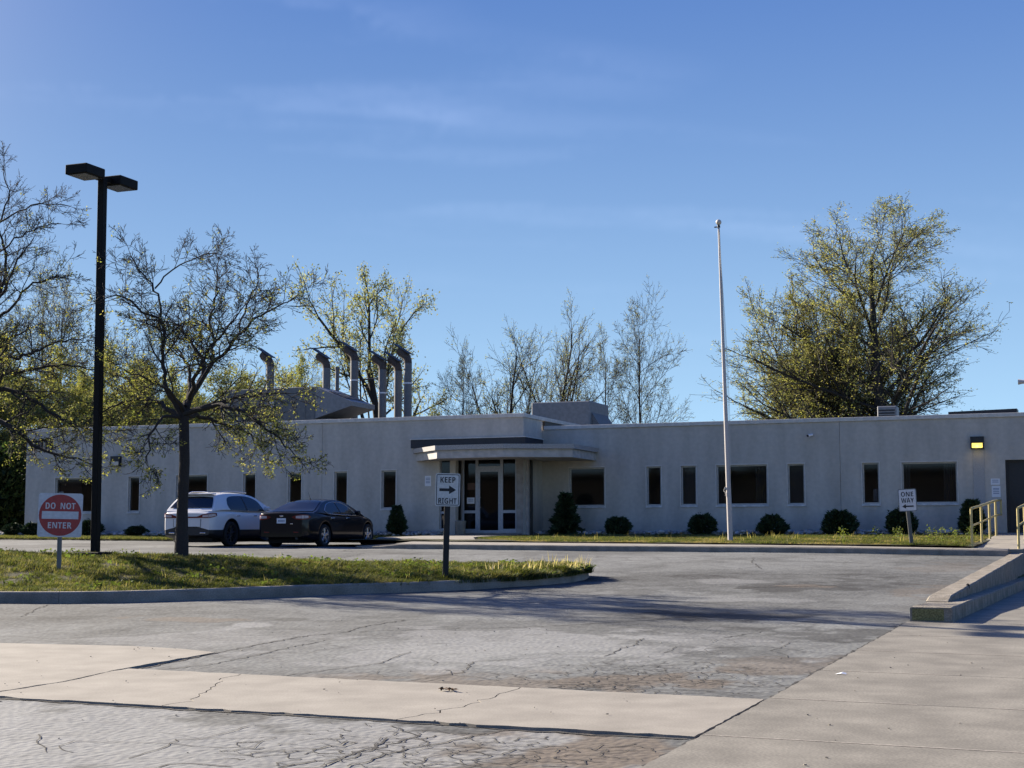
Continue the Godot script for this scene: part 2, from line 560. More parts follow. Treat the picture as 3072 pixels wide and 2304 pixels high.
func lot_image() -> ImageTexture:
	# worn asphalt: bleached and dark areas, streaks, and brown soil stains where the photo has them
	var s := 2048
	var a := FastNoiseLite.new()
	a.seed = 31; a.frequency = 0.0026; a.fractal_octaves = 6
	var b := FastNoiseLite.new()
	b.seed = 32; b.frequency = 0.022; b.fractal_octaves = 5
	var c := FastNoiseLite.new()
	c.seed = 33; c.frequency = 0.0045; c.fractal_octaves = 5
	var d := FastNoiseLite.new()
	d.seed = 34; d.frequency = 0.09; d.fractal_octaves = 3
	var e := FastNoiseLite.new()
	e.seed = 35; e.noise_type = FastNoiseLite.TYPE_CELLULAR; e.cellular_return_type = FastNoiseLite.RETURN_DISTANCE2_SUB; e.frequency = 0.022; e.fractal_type = FastNoiseLite.FRACTAL_NONE
	e.domain_warp_enabled = true; e.domain_warp_amplitude = 22.0; e.domain_warp_frequency = 0.03
	var id := d.get_image(s, s, false, false, false).get_data()
	var ie := e.get_image(s, s, false, false, false).get_data()
	var gg := FastNoiseLite.new()
	gg.seed = 36; gg.frequency = 0.28; gg.fractal_octaves = 2
	var im := gg.get_image(s, s, false, false, false)
	var ig := im.get_data()
	lot_bump = ImageTexture.create_from_image(im)
	var ia := a.get_image(s, s, false, false, false).get_data()
	var ib := b.get_image(s, s, false, false, false).get_data()
	var ic := c.get_image(s, s, false, false, false).get_data()
	# stains: x, z, half sizes, kind (0 brown soil, 1 dark tar, 2 pale grit)
	var st := [
		[15.6, 36.2, 1.6, 1.3, 0, 0.95], [16.2, 34.6, 0.9, 1.5, 0, 0.7], [14.2, 36.7, 1.6, 0.7, 0, 0.7], [16.0, 40.3, 1.0, 1.0, 0, 1.0], [15.2, 40.8, 0.8, 0.8, 1, 0.35],
		[15.4, 33.2, 1.2, 1.6, 1, 0.6], [16.1, 30.4, 1.1, 1.8, 1, 1.0], [14.7, 28.1, 1.1, 0.8, 1, 1.0], [13.7, 21.3, 1.6, 1.0, 1, 1.0], [14.9, 19.6, 1.3, 1.5, 1, 0.8],
		[13.9, 20.9, 0.5, 0.35, 0, 0.8], [16.3, 21.2, 0.7, 2.4, 0, 0.5], [11.8, 23.2, 1.6, 1.4, 1, 0.4], [13.2, 24.3, 1.2, 0.7, 2, 0.6], [12.4, 20.4, 0.8, 0.8, 2, 0.6],
		[7.4, 31.4, 1.2, 0.55, 0, 0.75], [8.35, 30.9, 0.6, 0.4, 1, 0.8], [8.3, 31.9, 0.45, 0.65, 2, 1.0], [3.4, 33.0, 1.0, 0.5, 1, 0.7], [13.0, 33.5, 2.6, 2.4, 2, 0.9], [9.5, 33.8, 2.2, 1.4, 2, 0.6], [15.0, 31.8, 1.4, 1.2, 2, 0.5],
		[12.0, 41.0, 3.4, 1.9, 2, 1.0], [10.2, 41.6, 2.4, 1.6, 2, 0.8], [13.0, 13.2, 3.2, 0.5, 1, 0.4], [4.0, 13.5, 5.0, 0.6, 1, 0.35], [-6.0, 11.0, 4.5, 3.0, 1, 0.3], [-3.0, 8.5, 0.8, 1.2, 1, 0.5], [-6.3, 8.8, 0.8, 1.2, 1, 0.5],
		[15.8, 14.5, 0.9, 2.2, 0, 0.35], [10.5, 33.0, 1.5, 3.0, 1, 0.25],
	]
	var px := PackedByteArray()
	px.resize(s * s * 3)
	var soil := Vector3(0.140, 0.112, 0.082)
	for y in s:
		var z := 2.0 + 48.0 * (y + 0.5) / s
		var near := []
		for q in st:
			if absf(z - q[1]) < q[3] * 1.9:
				near.append(q)
		for x in s:
			var k := y * s + x
			var n0 := ia[k] / 255.0
			var n1 := ib[k] / 255.0
			var n2 := ic[k] / 255.0
			var v := 0.082 + 0.085 * smoothstep(0.30, 0.72, n0) + 0.08 * (n1 - 0.5) + 0.06 * (n2 - 0.5) + 0.09 * (id[k] / 255.0 - 0.5) + 0.10 * (ig[k] / 255.0 - 0.5)
			if ie[k] < 14:
				v *= 1.0 - 0.4 * (1.0 - ie[k] / 14.0) * smoothstep(0.42, 0.6, n2)
			if n2 < 0.36:
				v -= 0.035 * smoothstep(0.36, 0.28, n2)
			var col := Vector3(v * 0.955, v, v * 0.95)
			if near:
				var wx := -24.0 + 41.0 * (x + 0.5) / s
				for q in near:
					var dx: float = (wx - q[0]) / q[2]
					var dz: float = (z - q[1]) / q[3]
					var r := dx * dx + dz * dz
					if r < 3.2:
						var t: float = smoothstep(1.0, 0.55, sqrt(r) + (n2 - 0.5) * 1.9 + (n1 - 0.5) * 1.8) * q[5]
						if t > 0.0:
							if q[4] == 0:
								col = col.lerp(soil * 0.92 * (0.55 + 0.5 * n1 + 0.5 * id[k] / 255.0), t)
							elif q[4] == 1:
								col *= 1.0 - 0.62 * t
							else:
								col = col.lerp(Vector3(0.262, 0.268, 0.258) * (0.82 + 0.36 * id[k] / 255.0), t * 0.8)
			var o := Color(col.x, col.y, col.z).linear_to_srgb()
			px[k * 3] = int(clampf(o.r, 0, 1) * 255.0)
			px[k * 3 + 1] = int(clampf(o.g, 0, 1) * 255.0)
			px[k * 3 + 2] = int(clampf(o.b, 0, 1) * 255.0)
	return ImageTexture.create_from_image(Image.create_from_data(s, s, false, Image.FORMAT_RGB8, px))

var bumpy := FastNoiseLite.new()
var lot_bump: ImageTexture

func lot_y(x: float, z: float) -> float:
	return gy(x, z) + bumpy.get_noise_2d(x * 3.0, z * 3.0) * 0.02

func parking_lot() -> void:
	bumpy.seed = 77
	bumpy.frequency = 0.12
	var m := mat("asphalt", Color.WHITE, 0.93)
	m.albedo_texture = lot_image()
	m.heightmap_enabled = true
	over(m, noise_tex(0.16, 3, gray(0.78), gray(1.0), 41), Vector3(0.8, 0.8, 0.8))
	m.heightmap_texture = lot_bump
	m.heightmap_scale = 1.3
	var holder_ := holder("parking_lot", "worn grey asphalt parking lot with cracks and brown stains", "parking lot")
	var r := Rect2(-24, 2, 41, 48)
	part("asphalt_surface", sheet(steps(-48, -1.2, 0.6), steps(2.7, 9.0, 0.5), lot_y, r), m, holder_)
	part("asphalt_surface", sheet(steps(-48, 0, 0.8) + steps(0.4, 16.79, 0.4), steps(9.0, 66, 0.45), lot_y, r), m, holder_)
	# cracks, open and filled with dark dirt
	var cr := [
		[10.21, 35.46, 10.09, 33.90, 10.03, 33.07, 10.25, 32.43, 10.06, 31.41, 10.09, 30.39], [10.46, 37.15, 10.76, 36.45, 10.71, 35.31, 10.60, 33.69],
		[8.35, 33.38, 9.05, 33.28, 9.49, 33.29, 10.11, 33.21], [10.39, 32.38, 11.15, 31.53, 11.94, 30.93, 12.64, 30.10, 13.24, 29.26, 13.76, 28.18, 14.4, 28.1, 15.3, 27.88],
		[4.35, 32.04, 4.63, 31.92, 3.95, 30.77, 3.53, 29.91], [8.91, 18.80, 11.12, 18.29, 13.46, 17.73, 16.59, 16.62], [9.57, 25.00, 11.08, 24.40, 13.15, 24.39, 14.04, 23.91],
		[14.26, 34.01, 14.22, 33.3, 14.22, 32.79, 14.05, 31.85], [14.93, 31.31, 15.16, 30.30], [14.61, 41.60, 14.82, 41.13, 14.79, 40.49, 14.71, 40.25], [14.86, 41.50, 14.86, 40.80, 14.87, 40.05, 14.45, 39.66],
		[15.02, 41.44, 15.05, 40.62, 15.20, 40.05, 15.30, 39.5], [13.82, 41.92, 13.96, 41.67, 14.31, 41.67], [14.28, 41.34, 14.50, 40.95, 14.52, 40.49], [12.79, 21.91, 13.4, 21.3, 14.46, 20.65],
		[11.0, 12.5, 11.3, 14.0, 12.1, 16.5], [2.0, 11.5, 3.0, 13.2, 2.6, 15.4], [-5.2, 12.0, -2.0, 11.2, 0.5, 12.6], [13.3, 36.9, 13.5, 36.1, 13.2, 35.2, 13.9, 34.2], [12.0, 37.0, 12.3, 35.6, 12.1, 34.4],
		[-1.0, 11.0, -0.4, 12.6, 1.0, 14.0, 1.6, 17.0],
	]
	var wide := [0.022, 0.014, 0.013, 0.02, 0.02, 0.03, 0.018, 0.014, 0.014, 0.016, 0.014, 0.014, 0.012, 0.012, 0.05, 0.018, 0.018, 0.016, 0.012, 0.012, 0.02]
	var cm := MB.new()
	for k in cr.size():
		var p := PackedVector2Array()
		for q in range(0, cr[k].size(), 2):
			p.append(Vector2(cr[k][q], cr[k][q + 1]))
		crack(cm, p, wide[k])
	# crazed areas: broken into many small plates
	craze(cm, Rect2(13.9, 39.65, 2.7, 2.0), 0.15, 0.009)
	craze(cm, Rect2(14.2, 34.4, 2.5, 2.7), 0.15, 0.010)
	craze(cm, Rect2(14.7, 36.3, 0.9, 0.8), 0.17, 0.02)
	craze(cm, Rect2(12.4, 40.1, 1.8, 1.6), 0.5, 0.008)
	craze(cm, Rect2(12.8, 35.2, 1.7, 1.9), 0.45, 0.008)
	craze(cm, Rect2(14.6, 30.5, 1.9, 3.6), 0.6, 0.008)
	var c := part("cracks", cm, M.crack_dirt, holder_)
	c.set_meta("kind", "stuff")

func crack(m: MB, p: PackedVector2Array, w: float) -> void:
	var q := PackedVector2Array([p[0]])
	for k in p.size() - 1:
		var d := p[k + 1] - p[k]
		var s := maxi(2, int(d.length() / 0.09))
		for j in range(1, s + 1):
			var x := p[k] + d * (float(j) / s)
			if j < s:
				x += d.normalized().orthogonal() * rng.randfn(0.0, 0.018)
			q.append(x)
	for k in q.size() - 1:
		var o := (q[k + 1] - q[k]).normalized().orthogonal()
		var w0 := w * rng.randf_range(0.35, 0.75)
		var w1 := w * rng.randf_range(0.35, 0.75)
		var pts := [q[k] - o * w0, q[k] + o * w0, q[k + 1] + o * w1, q[k + 1] - o * w1]
		var x := []
		for t in pts:
			x.append(Vector3(t.x, lot_y(t.x, t.y) + 0.005, t.y))
		if (x[1] - x[0]).cross(x[3] - x[0]).y < 0.0:
			m.quad(x[0], x[3], x[2], x[1])
		else:
			m.quad(x[0], x[1], x[2], x[3])

func craze(m: MB, r: Rect2, cell: float, w: float) -> void:
	var nx := int(r.size.x / cell)
	var ny := int(r.size.y / cell)
	var g := []
	for j in ny + 1:
		for i in nx + 1:
			g.append(r.position + Vector2(i + rng.randf_range(-0.42, 0.42) + (0.5 if j % 2 else 0.0), j + rng.randf_range(-0.42, 0.42)) * cell)
	var ctr := r.get_center()
	for j in ny + 1:
		for i in nx + 1:
			for o in [1, nx + 1]:
				if (o == 1 and i == nx) or (o > 1 and j == ny):
					continue
				var a: Vector2 = g[j * (nx + 1) + i]
				var b: Vector2 = g[j * (nx + 1) + i + o]
				var mid := (a + b) / 2.0 - ctr
				var e := Vector2(mid.x / r.size.x, mid.y / r.size.y).length() * 2.0
				if a.x > 16.7 or b.x > 16.7 or rng.randf() > 1.1 - 0.75 * e:
					continue
				crack(m, PackedVector2Array([a, (a + b) / 2.0 + Vector2(rng.randfn(), rng.randfn()) * cell * 0.12, b]), w * rng.randf_range(0.5, 1.3))

func concrete() -> void:
	# the slab strip across the lot, broken by two cracks
	var h := holder("concrete_strip", "pale concrete slabs laid across the asphalt, cracked in two places", "pavement")
	var up := func(x, z): return gy(x, z) + 0.018
	var dn := func(x, z): return gy(x, z) - 0.1
	var s1 := [Vector2(12.24, 39.43), Vector2(12.28, 39.08), Vector2(12.04, 38.43), Vector2(11.63, 37.55), Vector2(11.60, 37.17)]
	var s2 := [Vector2(14.38, 39.43), Vector2(14.49, 38.95), Vector2(14.54, 38.57), Vector2(14.56, 38.02), Vector2(14.52, 37.17)]
	s1 = rough(s1, 0.02)
	s2 = rough(s2, 0.025)
	var gap := 0.007
	var j0 := rough([Vector2(10.36, 39.43), Vector2(10.42, 38.33), Vector2(10.28, 37.42), Vector2(10.28, 37.17)], 0.008)
	var e0 := rough([Vector2(16.748, 39.43), Vector2(16.748, 37.17)], 0.004)
	var bounds := [[j0, s1], [s1, s2], [s2, e0]]
	for b in bounds:
		var pl := PackedVector2Array()
		for q in b[0]:
			pl.append(q + Vector2(gap, 0))
		var back: Array = rough([b[0][-1] + Vector2(gap, 0), b[1][-1] - Vector2(gap, 0)], 0.012)
		for q in range(1, back.size() - 1):
			pl.append(back[q])
		for q in range(b[1].size() - 1, -1, -1):
			pl.append(b[1][q] - Vector2(gap, 0))
		var front: Array = rough([b[1][0] - Vector2(gap, 0), b[0][0] + Vector2(gap, 0)], 0.02)
		for q in range(1, front.size() - 1):
			pl.append(front[q])
		var m := MB.new()
		m.prism(pl, dn, up)
		part("slab", m, M.concrete, h)
	var m := MB.new()
	var pl := PackedVector2Array([Vector2(1.0, 35.6), Vector2(7.2, 35.42), Vector2(8.9, 35.15), Vector2(9.6, 35.22), Vector2(10.17, 35.42)])
	for q in rough([Vector2(10.19, 35.46), Vector2(10.23, 37.2), Vector2(10.25, 37.42), Vector2(10.39, 38.33), Vector2(10.33, 39.46), Vector2(10.33, 40.2)], 0.01):
		pl.append(q)
	pl.append(Vector2(4.0, 40.4))
	pl.append(Vector2(1.0, 40.4))
	m.prism(pl, dn, up)
	part("slab", m, M.concrete, h)
	var cm := MB.new()
	for q in [[[10.20, 35.40, 10.31, 37.4, 10.41, 38.33, 10.36, 39.46], 0.03], [[10.36, 39.46, 12.2, 39.46, 14.4, 39.46, 16.7, 39.47], 0.035], [[16.755, 41.9, 16.755, 40.0, 16.755, 37.2], 0.03], [[16.74, 37.2, 16.74, 33.0, 16.745, 28.3], 0.022], [[12.25, 39.4, 12.04, 38.4, 11.6, 37.2], 0.03], [[14.4, 39.4, 14.55, 38.0, 14.52, 37.2], 0.03]]:
		var p := PackedVector2Array()
		for k in range(0, q[0].size(), 2):
			p.append(Vector2(q[0][k], q[0][k + 1]))
		crack(cm, p, q[1])
	part("open_joint", cm, M.crack_dirt, h)
	# apron on the right, poured in bays
	var ap := holder("concrete_apron", "broad concrete apron poured in bays beside the asphalt", "pavement")
	var zs := [28.22, 30.4, 32.6, 34.78, 37.1, 39.36, 41.65, 44.0, 48.0, 54.0, 64.0]
	var xs := [16.77, 21.6, 26.4, 40.0]
	for a in xs.size() - 1:
		for b in zs.size() - 1:
			var x0: float = xs[a] + 0.004
			var x1: float = xs[a + 1] - 0.004
			var z0: float = zs[b] + 0.008
			var z1: float = zs[b + 1] - 0.008
			var bay := MB.new()
			var ring := PackedVector2Array()
			for q in rough([Vector2(x0, z1), Vector2(x0, z0)], 0.006 if a == 0 else 0.002): ring.append(q)
			for q in steps(x0, x1, 0.8).slice(1): ring.append(Vector2(q, z0))
			for q in steps(z0, z1, 0.6).slice(1): ring.append(Vector2(x1, q))
			for q in steps(x1, x0, 0.8).slice(1, -1): ring.append(Vector2(q, z1))
			bay.prism(ring, dn, func(x, z): return gy(x, z) + 0.022)
			part("bay", bay, M.apron_concrete, ap)
	for b in range(1, zs.size() - 1):
		var jm := MB.new()
		var z: float = zs[b]
		for x in steps(16.8, 24.0, 0.6).slice(0, -1):
			if b in [3, 4] and rng.randf() < 0.35:
				continue
			var y0: float = gy(x, z) + 0.0245
			var y1: float = gy(x + 0.6, z) + 0.0245
			var w := rng.randf_range(0.008, 0.013)
			jm.quad(Vector3(x, y0, z + w), Vector3(x + 0.6, y1, z + w), Vector3(x + 0.6, y1, z - w), Vector3(x, y0, z - w))
		part("joint_sealant", jm, M.joint_sealant, ap)
	# sunken dock floor right of the retaining wall
	var dock := MB.new()
	dock.box(Vector3(17.28, 0.0, -1.9), Vector3(44.0, 0.505, 28.2))
	struct("dock_floor", dock, M.apron_concrete, "lower level concrete drive beyond the retaining wall", "pavement")

func rough(p: Array, amp: float) -> Array:
	var o := [p[0]]
	for k in p.size() - 1:
		var d: Vector2 = p[k + 1] - p[k]
		var s := maxi(1, int(d.length() / 0.11))
		for j in range(1, s + 1):
			var x: Vector2 = p[k] + d * (float(j) / s)
			if not (k == p.size() - 2 and j == s):
				x += d.normalized().orthogonal() * clampf(rng.randfn(0.0, amp), -2.0 * amp, 2.0 * amp)
			o.append(x)
	return o

func smooth_path(p: Array, per: int) -> Array:
	var o := []
	for k in p.size() - 1:
		var a: Vector2 = p[maxi(k - 1, 0)]
		var d: Vector2 = p[mini(k + 2, p.size() - 1)]
		for j in per:
			o.append(p[k].cubic_interpolate(p[k + 1], a, d, float(j) / per))
	o.append(p[-1])
	return o

# kerb swept along a path; profile of (inwards, up); cut into sections with narrow joints
func kerb(called: String, h: Node3D, path: Array, yf: Callable, prof: Array, every: float) -> void:
	var m := MB.new()
	var gone := 0.0
	for k in path.size() - 1:
		var a: Vector2 = path[k]
		var b: Vector2 = path[k + 1]
		var da := ((path[k + 1] - path[maxi(k - 1, 0)]) as Vector2).normalized()
		var db := ((path[mini(k + 2, path.size() - 1)] - path[k]) as Vector2).normalized()
		var ia := Vector2(da.y, -da.x)
		var ib := Vector2(db.y, -db.x)
		var cut := gone == 0.0
		if cut:
			a += (b - a).normalized() * 0.006
		for q in prof.size() - 1:
			var p0: Vector2 = a + ia * prof[q].x
			var p1: Vector2 = b + ib * prof[q].x
			var p2: Vector2 = b + ib * prof[q + 1].x
			var p3: Vector2 = a + ia * prof[q + 1].x
			m.quad(Vector3(p0.x, yf.call(a.x, a.y) + prof[q].y, p0.y), Vector3(p1.x, yf.call(b.x, b.y) + prof[q].y, p1.y), Vector3(p2.x, yf.call(b.x, b.y) + prof[q + 1].y, p2.y), Vector3(p3.x, yf.call(a.x, a.y) + prof[q + 1].y, p3.y))
		gone += (b - a).length()
		if gone > every or k == path.size() - 2:
			part(called, m, M.kerb_concrete, h)
			m = MB.new()
			gone = 0.0

var front := []
var back := []

func mound(x: float, z: float, e: float) -> float:
	var a := lerpf(0.30, 0.05, smoothstep(2.0, 8.3, x))
	return gy(x, z) + 0.145 + a * smoothstep(1.0, 4.3, e) + 0.04 * smoothstep(0.1, 0.8, e)

func island_at(t: float, s: float) -> Vector3:
	var k := t * (front.size() - 1)
	var a: int = mini(int(k), front.size() - 2)
	var f: Vector2 = front[a].lerp(front[a + 1], k - a)
	k = t * (back.size() - 1)
	a = mini(int(k), back.size() - 2)
	var b: Vector2 = back[a].lerp(back[a + 1], k - a)
	var w := (b - f).length()
	var p := f.lerp(b, s)
	return Vector3(p.x, mound(p.x, p.y, minf(s, 1.0 - s) * w), p.y)

func island_y(x: float, z: float) -> float:
	var best := 1e9
	for p in front + back:
		best = minf(best, p.distance_squared_to(Vector2(x, z)))
	return mound(x, z, sqrt(best))

func kerbs_and_lawns() -> void:
	var h := holder("island_kerb", "low concrete kerb curving round the grass island", "kerb")
	front = smooth_path([Vector2(-9, 34.2), Vector2(-5, 32.6), Vector2(-1, 31.2), Vector2(2.4, 30.0), Vector2(3.95, 29.3), Vector2(5, 28.25), Vector2(6, 26.95), Vector2(7.06, 25.6), Vector2(8.1, 24.5), Vector2(8.9, 23.3), Vector2(9.37, 22.2), Vector2(9.53, 21.0)], 5)
	back = smooth_path([Vector2(-9, 22), Vector2(-6, 21.4), Vector2(-2, 20.8), Vector2(2, 20.2), Vector2(5.4, 19.7), Vector2(7.3, 19.45), Vector2(8.7, 19.6), Vector2(9.3, 20.1), Vector2(9.53, 21.0)], 6)
	var ring := front.duplicate()
	for k in range(back.size() - 2, -1, -1):
		ring.append(back[k])
	var prof := [Vector2(0.0, -0.15), Vector2(0.0, 0.0), Vector2(0.014, 0.16), Vector2(0.03, 0.182), Vector2(0.055, 0.188), Vector2(0.16, 0.188), Vector2(0.175, 0.178), Vector2(0.175, -0.05)]
	var prof_low := [Vector2(0.0, -0.15), Vector2(0.0, 0.0), Vector2(0.012, 0.125), Vector2(0.03, 0.146), Vector2(0.06, 0.152), Vector2(0.16, 0.152), Vector2(0.175, 0.14), Vector2(0.175, -0.05)]
	kerb("kerb_section", h, ring, gy, prof, 3.0)
	var m := MB.new()
	var na := 90
	var nb := 28
	for a in na + 1:
		for b in nb + 1:
			var p := island_at(float(a) / na, lerpf(0.012, 0.988, float(b) / nb))
			p.y += bumpy.get_noise_2d(p.x * 20.0, p.z * 20.0) * 0.03
			m.v.append(p)
			m.n.append(Vector3.UP)
	for a in na:
		for b in nb:
			var k := a * (nb + 1) + b
			m.i.append_array([k, k + 1, k + nb + 2, k, k + nb + 2, k + nb + 1])
	struct("island_lawn", m, M.turf, "grassy mound of the traffic island inside the kerb", "lawn")
	# lawns before the office
	struct("lawn", sheet(steps(-3.4, 15.9, 0.4), steps(-1.9, 8.6, 0.4), func(x, z): return lawn_y(x, z) + bumpy.get_noise_2d(x * 20.0, z * 20.0) * 0.02), M.turf, "patchy lawn between the right wing and the kerbside walk", "lawn")
	struct("lawn", sheet(steps(-30, -2.92, 0.6), steps(-0.1, 2.9, 0.3), func(x, z): return lawn_y(x, z) + bumpy.get_noise_2d(x * 20.0, z * 20.0) * 0.02 + (-0.1 if z > 2.75 else 0.0)), M.turf, "narrow grass verge between the left wing and the parked cars", "lawn")
	# walk along the kerb and up to the entrance
	var w := holder("sidewalk", "concrete walk along the kerb with a branch to the entrance", "sidewalk")
	var top_y := func(x, z): return lerpf(gy(x, 9.8) + 0.145, lawn_y(x, z) + 0.05, clampf((9.4 - z) / 2.0, 0.0, 1.0)) if x > -1.3 else lerpf(lot_y(x, z) + 0.03, lawn_y(x, z) + 0.05, clampf((9.4 - z) / 5.0, 0.0, 1.0))
	var low := func(x, z): return gy(x, z) - 0.1
	for q in [[-0.2, 2.4], [2.41, 5.0], [5.01, 7.6], [7.61, 10.2], [10.21, 12.8], [12.81, 15.4], [15.41, 16.76]]:
		var s := MB.new()
		var x0: float = q[0]
		var x1: float = q[1]
		var zk := func(x): return 9.93 - 0.06 * maxf(x - 4.0, 0.0)
		s.prism(PackedVector2Array([Vector2(x0, 8.35), Vector2(x1, 8.35), Vector2(x1, zk.call(x1) - 0.176), Vector2((x0 + x1) / 2.0, zk.call((x0 + x1) / 2.0) - 0.176), Vector2(x0, zk.call(x0) - 0.176)]), low, func(x, z): return gy(x, 9.8) + 0.147 + 0.075 * clampf((9.75 - z) / 1.4, 0.0, 1.0))
		part("walk_slab", s, M.concrete, w)
	var en := MB.new()
	en.prism(PackedVector2Array([Vector2(-2.6, -0.5), Vector2(0.0, -0.5), Vector2(0.0, 2.0), Vector2(-2.75, 2.0)]), low, func(x, z): return lawn_y(0.0, z) + 0.045)
	part("walk_slab", en, M.concrete, w)
	en = MB.new()
	en.prism(PackedVector2Array([Vector2(-2.75, 2.01), Vector2(0.0, 2.01), Vector2(0.1, 4.0), Vector2(0.5, 5.6), Vector2(-2.8, 5.6)]), low, func(x, z): return lawn_y(0.0, z) + 0.045)
	part("walk_slab", en, M.concrete, w)
	en = MB.new()
	en.prism(PackedVector2Array([Vector2(-2.8, 5.61), Vector2(0.5, 5.61), Vector2(1.2, 7.0), Vector2(2.4, 8.0), Vector2(3.4, 8.34), Vector2(-0.21, 8.34), Vector2(-0.21, 9.75), Vector2(-1.4, 9.75), Vector2(-2.2, 8.4)]), low, func(x, z): return lerpf(gy(x, 9.8) + (0.147 if x > -0.3 else 0.05), lawn_y(0.0, 5.6) + 0.045, clampf((8.35 - z) / 2.74, 0.0, 1.0)))
	part("walk_slab", en, M.concrete, w)
	var kp := []
	for x in steps(-1.2, 16.78, 0.6):
		kp.append(Vector2(x, 9.93 - 0.06 * maxf(x - 4.0, 0.0)))
	kerb("kerb_section", holder("sidewalk_kerb", "straight concrete kerb below the sidewalk", "kerb"), kp, func(x, z): return gy(x, z) - lerpf(0.11, 0.0, smoothstep(-1.2, 0.3, x)), prof_low, 3.0)
	# ramp walk to the side door
	var rw := MB.new()
	rw.prism(PackedVector2Array([Vector2(15.78, -1.88), Vector2(17.2, -1.88), Vector2(17.2, 3.0), Vector2(17.2, 8.3), Vector2(15.78, 8.3), Vector2(15.78, 3.0)]), func(x, z): return 0.3, func(x, z): return lerpf(1.86, gy(16.5, 9.0) + 0.16, clampf((z + 1.0) / 9.3, 0.0, 1.0)))
	struct("door_walk", rw, M.concrete, "sloping concrete walk between the yellow rails up to the side door", "sidewalk")
	# retaining wall with its footing
	var rt := thing("retaining_wall", Vector3(0, 0, 0), 0.0, "low tan concrete retaining wall with stepped footing beside the apron", "wall")
	var up := MB.new()
	var fo := MB.new()
	var prev := []
	for z in steps(8.2, 25.9, 0.45):
		var t: float = (z - 8.2) / 17.7
		var yt: float = lerpf(1.30, 0.80, t) + bumpy.get_noise_2d(z * 60.0, 3.0) * 0.012
		var x0 := 16.79 + bumpy.get_noise_2d(z * 50.0, 9.0) * 0.008
		var x1 := 17.13 + bumpy.get_noise_2d(z * 50.0, 19.0) * 0.008
		var ring2 := [Vector3(x0, 0.2, z), Vector3(x0, yt - 0.02, z), Vector3(x0 + 0.02, yt, z), Vector3(x1 - 0.02, yt, z), Vector3(x1, yt - 0.02, z), Vector3(x1, 0.2, z)]
		if prev:
			for q in 5:
				up.quad(prev[q], ring2[q], ring2[q + 1], prev[q + 1])
		prev = ring2
	var tip := []
	for q in prev:
		tip.append(Vector3(q.x, minf(q.y, 0.725), q.z + 0.42))
	for q in 5:
		up.quad(prev[q], tip[q], tip[q + 1], prev[q + 1])
	prev = tip
	up.quad(prev[0], prev[5], prev[4], prev[1])
	up.quad(prev[1], prev[4], prev[3], prev[2])
	part("upper_wall", up, M.wall_concrete, rt)
	var px := []
	for z in steps(-1.9, 28.2, 0.45):
		var yt: float = 0.715 + bumpy.get_noise_2d(z * 60.0, 43.0) * 0.008
		var x1 := 17.36 + bumpy.get_noise_2d(z * 50.0, 59.0) * 0.01
		var x0 := 16.80
		var r3 := [Vector3(x0, 0.1, z), Vector3(x0, yt - 0.015, z), Vector3(x0 + 0.015, yt, z), Vector3(x1 - 0.015, yt, z), Vector3(x1, yt - 0.015, z), Vector3(x1, 0.1, z)]
		if px:
			for q in 5:
				fo.quad(px[q], r3[q], r3[q + 1], px[q + 1])
		px = r3
	fo.quad(px[0], px[5], px[4], px[1])
	fo.quad(px[1], px[4], px[3], px[2])
	part("footing", fo, M.wall_concrete, rt)
	var pt := MB.new()
	pt.prism(PackedVector2Array([Vector2(16.83, 28.19), Vector2(17.27, 28.19), Vector2(17.25, 28.206), Vector2(16.83, 28.206)]), func(x, z): return 0.535, func(x, z): return 0.695)
	var pn := part("painted_end", pt, M.lichen_paint, rt)
	pn.set_meta("label", "faded yellow painted end of the footing")
	var chip := MB.new()
	chip.cbox(Vector3(-0.05, -0.05, -0.06), Vector3(0.004, 0.05, 0.06), 0.02, Transform3D(Basis.IDENTITY, Vector3(17.132, 0.86, 23.2)))
	var drain := part("drain_hole", chip, M.crack_dirt, rt)
	drain.set_meta("label", "dark weep hole near the foot of the upper wall")

